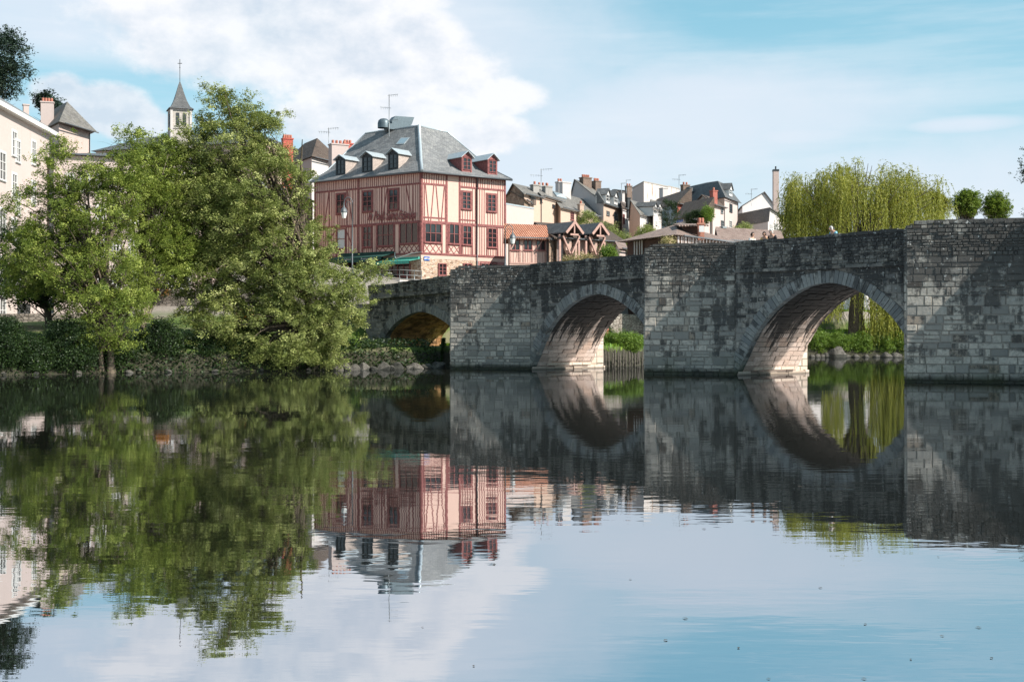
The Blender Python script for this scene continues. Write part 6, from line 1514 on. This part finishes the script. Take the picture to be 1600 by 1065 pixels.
# ------------------------------------------------------------------ people on the bridge
def skin_mesh(nodes, edges, root_i, sub=2):
    """connected joints with radii -> one smooth closed surface"""
    me = bpy.data.meshes.new('s'); me.from_pydata([n_[0] for n_ in nodes], edges, []); o = bpy.data.objects.new('s', me); COL.objects.link(o)
    m_ = o.modifiers.new('s', 'SKIN'); m_.use_smooth_shade = True; m2 = o.modifiers.new('u', 'SUBSURF'); m2.levels = sub; m2.render_levels = sub
    for i, v in enumerate(me.skin_vertices[0].data):
        r = nodes[i][1]; v.radius = (r, r) if not isinstance(r, tuple) else r; v.use_root = (i == root_i)
    dg = bpy.context.evaluated_depsgraph_get(); out = bpy.data.meshes.new_from_object(o.evaluated_get(dg)); bpy.data.objects.remove(o)
    for p in out.polygons: p.use_smooth = True
    return out
def person(label, px, D_s, top_py, face, shirt, hair, stoop=0., hgt=1.72, arm='down'):
    s_, t_ = D_s; loc2 = BL+BU*s_+BT*t_; z0 = deckz(s_)+.0; k = hgt/1.75
    P_ = thing('person', label, 'person', (loc2.x, loc2.y, z0), rz=face)
    f = stoop
    n = [((0, 0, .94), .13), ((0, .01, 1.12), .125), ((0, .01+.05*f, 1.3), .15), ((0, .02+.1*f, 1.44), .11), ((0, .03+.14*f, 1.51), .055), ((0, .05+.2*f, 1.58-.03*f), .075), ((0, .05+.24*f, 1.67-.05*f), .088), ((0, .04+.25*f, 1.74-.06*f), .06)]
    e = [(i, i+1) for i in range(7)]
    for sx in (-1, 1):
        b = len(n); n += [((sx*.17, .01+.08*f, 1.42), .062)]
        if arm == 'down': q = [((sx*.24, -.02, 1.14), .045), ((sx*.25, .08, .9), .032), ((sx*.25, .11, .83), .03)]
        else: q = [((sx*.26, .12, 1.2), .045), ((sx*.16, .34, 1.12), .032), ((sx*.12, .42, 1.12), .03)]
        n += q; e += [(3, b), (b, b+1), (b+1, b+2), (b+2, b+3)]
        h = Vector(q[2][0]); d = (h-Vector(q[1][0])).normalized(); side = Vector((0, .6, 0)) if arm == 'down' else Vector((.6, 0, 0))
        for j, ln in enumerate((.075, .085, .08, .065)):
            i0 = len(n); a0 = h+d*.05+side*(.035*(j-1.5)); n += [(tuple(a0), .009), (tuple(a0+d*ln*.6), .0085), (tuple(a0+d*ln+Vector((-sx*.02, 0, 0))), .007)]; e += [(b+3, i0), (i0, i0+1), (i0+1, i0+2)]
        i0 = len(n); a0 = h+side*.07; n += [(tuple(a0), .01), (tuple(a0+d*.05+side*.02), .008)]; e += [(b+3, i0), (i0, i0+1)]
        b = len(n); n += [((sx*.09, 0, .86), .09), ((sx*.1, .02, .5), .06), ((sx*.1, -.02, .1), .042), ((sx*.1, .12, .04), .035)]; e += [(0, b), (b, b+1), (b+1, b+2), (b+2, b+3)]
    # nose
    n = [((a[0]*k, a[1]*k, a[2]*k), r*k) for a, r in n]
    me = skin_mesh(n, e, 0); me.materials.append(M['skin'])
    hy = (.05+.24*f)*k; hz = (1.67-.05*f)*k
    o = bpy.data.objects.new('body', me); COL.objects.link(o); o.parent = P_
    fm = MB(); fm.obox((0, hy+.095, hz-.02), (.012, 0, 0), (0, .02, 0), (0, 0, .025)); 
    for sx in (-1, 1): fm.obox((sx*.085, hy, hz-.01), (.01, 0, 0), (0, .018, 0), (0, 0, .03))
    fm.build('nose_and_ears', M['skin'], P_, raw=True)
    fm = MB()
    for sx in (-1, 1): fm.obox((sx*.032, hy+.082, hz+.01), (.012, 0, 0), (0, .006, 0), (0, 0, .006))
    fm.build('eyes', M['hair'], P_, raw=True)
    hm_ = MB(); hm_.lathe((0, hy-.018, hz-.03), [(.09, -.05), (.104, 0), (.104, .05), (.085, .1), (.045, .135), (0, .145)], 12); ho = hm_.build('hair', M[hair], P_, raw=True)
    for v in ho.data.vertices:
        if v.co.y > hy+.03 and v.co.z < hz+.05: v.co.y = hy+.03
    # shirt follows torso and upper arms
    n2 = [((0, 0, .9), .145), ((0, .01, 1.12), .142), ((0, .01+.05*f, 1.3), .165), ((0, .02+.1*f, 1.45), .115)]; e2 = [(0, 1), (1, 2), (2, 3)]
    for sx in (-1, 1):
        b = len(n2); q = (sx*.245, -.01, 1.2) if arm == 'down' else (sx*.25, .08, 1.24); n2 += [((sx*.17, .01+.08*f, 1.42), .078), (q, .06)]; e2 += [(3, b), (b, b+1)]
    n2 = [((a[0]*k, a[1]*k, a[2]*k), r*k) for a, r in n2]; me = skin_mesh(n2, e2, 0); me.materials.append(M[shirt]); o = bpy.data.objects.new('shirt', me); COL.objects.link(o); o.parent = P_
    n3 = [((0, 0, .96), .14)]; e3 = []
    for sx in (-1, 1): b = len(n3); n3 += [((sx*.09, 0, .84), .108), ((sx*.1, .02, .5), .078), ((sx*.1, -.02, .12), .06)]; e3 += [(0, b), (b, b+1), (b+1, b+2)]
    n3 = [((a[0]*k, a[1]*k, a[2]*k), r*k) for a, r in n3]; me = skin_mesh(n3, e3, 0); me.materials.append(M['cloth_dark']); o = bpy.data.objects.new('trousers', me); COL.objects.link(o); o.parent = P_
    return P_
def s_at(px, t_=1.6):
    r = (px-800)/FPX; q = BL+BT*t_; return (r*q.y-q.x)/(BU.x-r*BU.y)
person('person in a white top with dark hair, leftmost of those crossing the bridge', 1175, (s_at(1175), 1.6), 365, R(-140), 'cloth_white', 'hair', 0, 1.72)
person('person in a yellow top with dark hair looking down over the parapet', 1196, (s_at(1196), 1.6), 366, R(150), 'cloth_yellow', 'hair', .6, 1.7, 'fwd')
person('person with short light hair in black right beside the one in yellow', 1209, (s_at(1209), 1.5), 364, R(140), 'cloth_black', 'hair_grey', .5, 1.76)
person('person with pale hair in a light blue top bending alone further right on the bridge', 1304, (s_at(1304), 1.6), 357, R(120), 'cloth_blue', 'hair_grey', .9, 1.7, 'fwd')

# small leaves and flecks floating on the river
fm_ = MB(); fm_.poly([(-.035, 0, 0), (0, -.018, .004), (.04, 0, 0), (0, .02, .006)], .5); lf0 = None
for i, (px, py) in enumerate(((1423, 1030), (1549, 1028), (1201, 1060), (1472, 993), (1352, 975), (1379, 838), (1071, 966), (1100, 826), (1282, 918), (1154, 1012), (1350, 1060), (1529, 980), (305, 1010), (182, 962), (740, 1040), (1466, 870), (985, 905), (660, 980), (1250, 760), (1040, 1000))):
    D = HC/(py-HY)*FPX; o = fm_.build('floating_leaf', M['pile']) if lf0 is None else lf0.copy()
    if lf0 is None: lf0 = o
    else: COL.objects.link(o)
    k = random.uniform(.3, .7)*D/9; o.location = ((px-800)/FPX*D, D, .004); o.rotation_euler = (0, 0, random.uniform(0, 6)); o.scale = (k, k, k)
    props(o, 'tiny dark leaf floating on the open water in the foreground', 'leaf', 'leaves floating on the river')
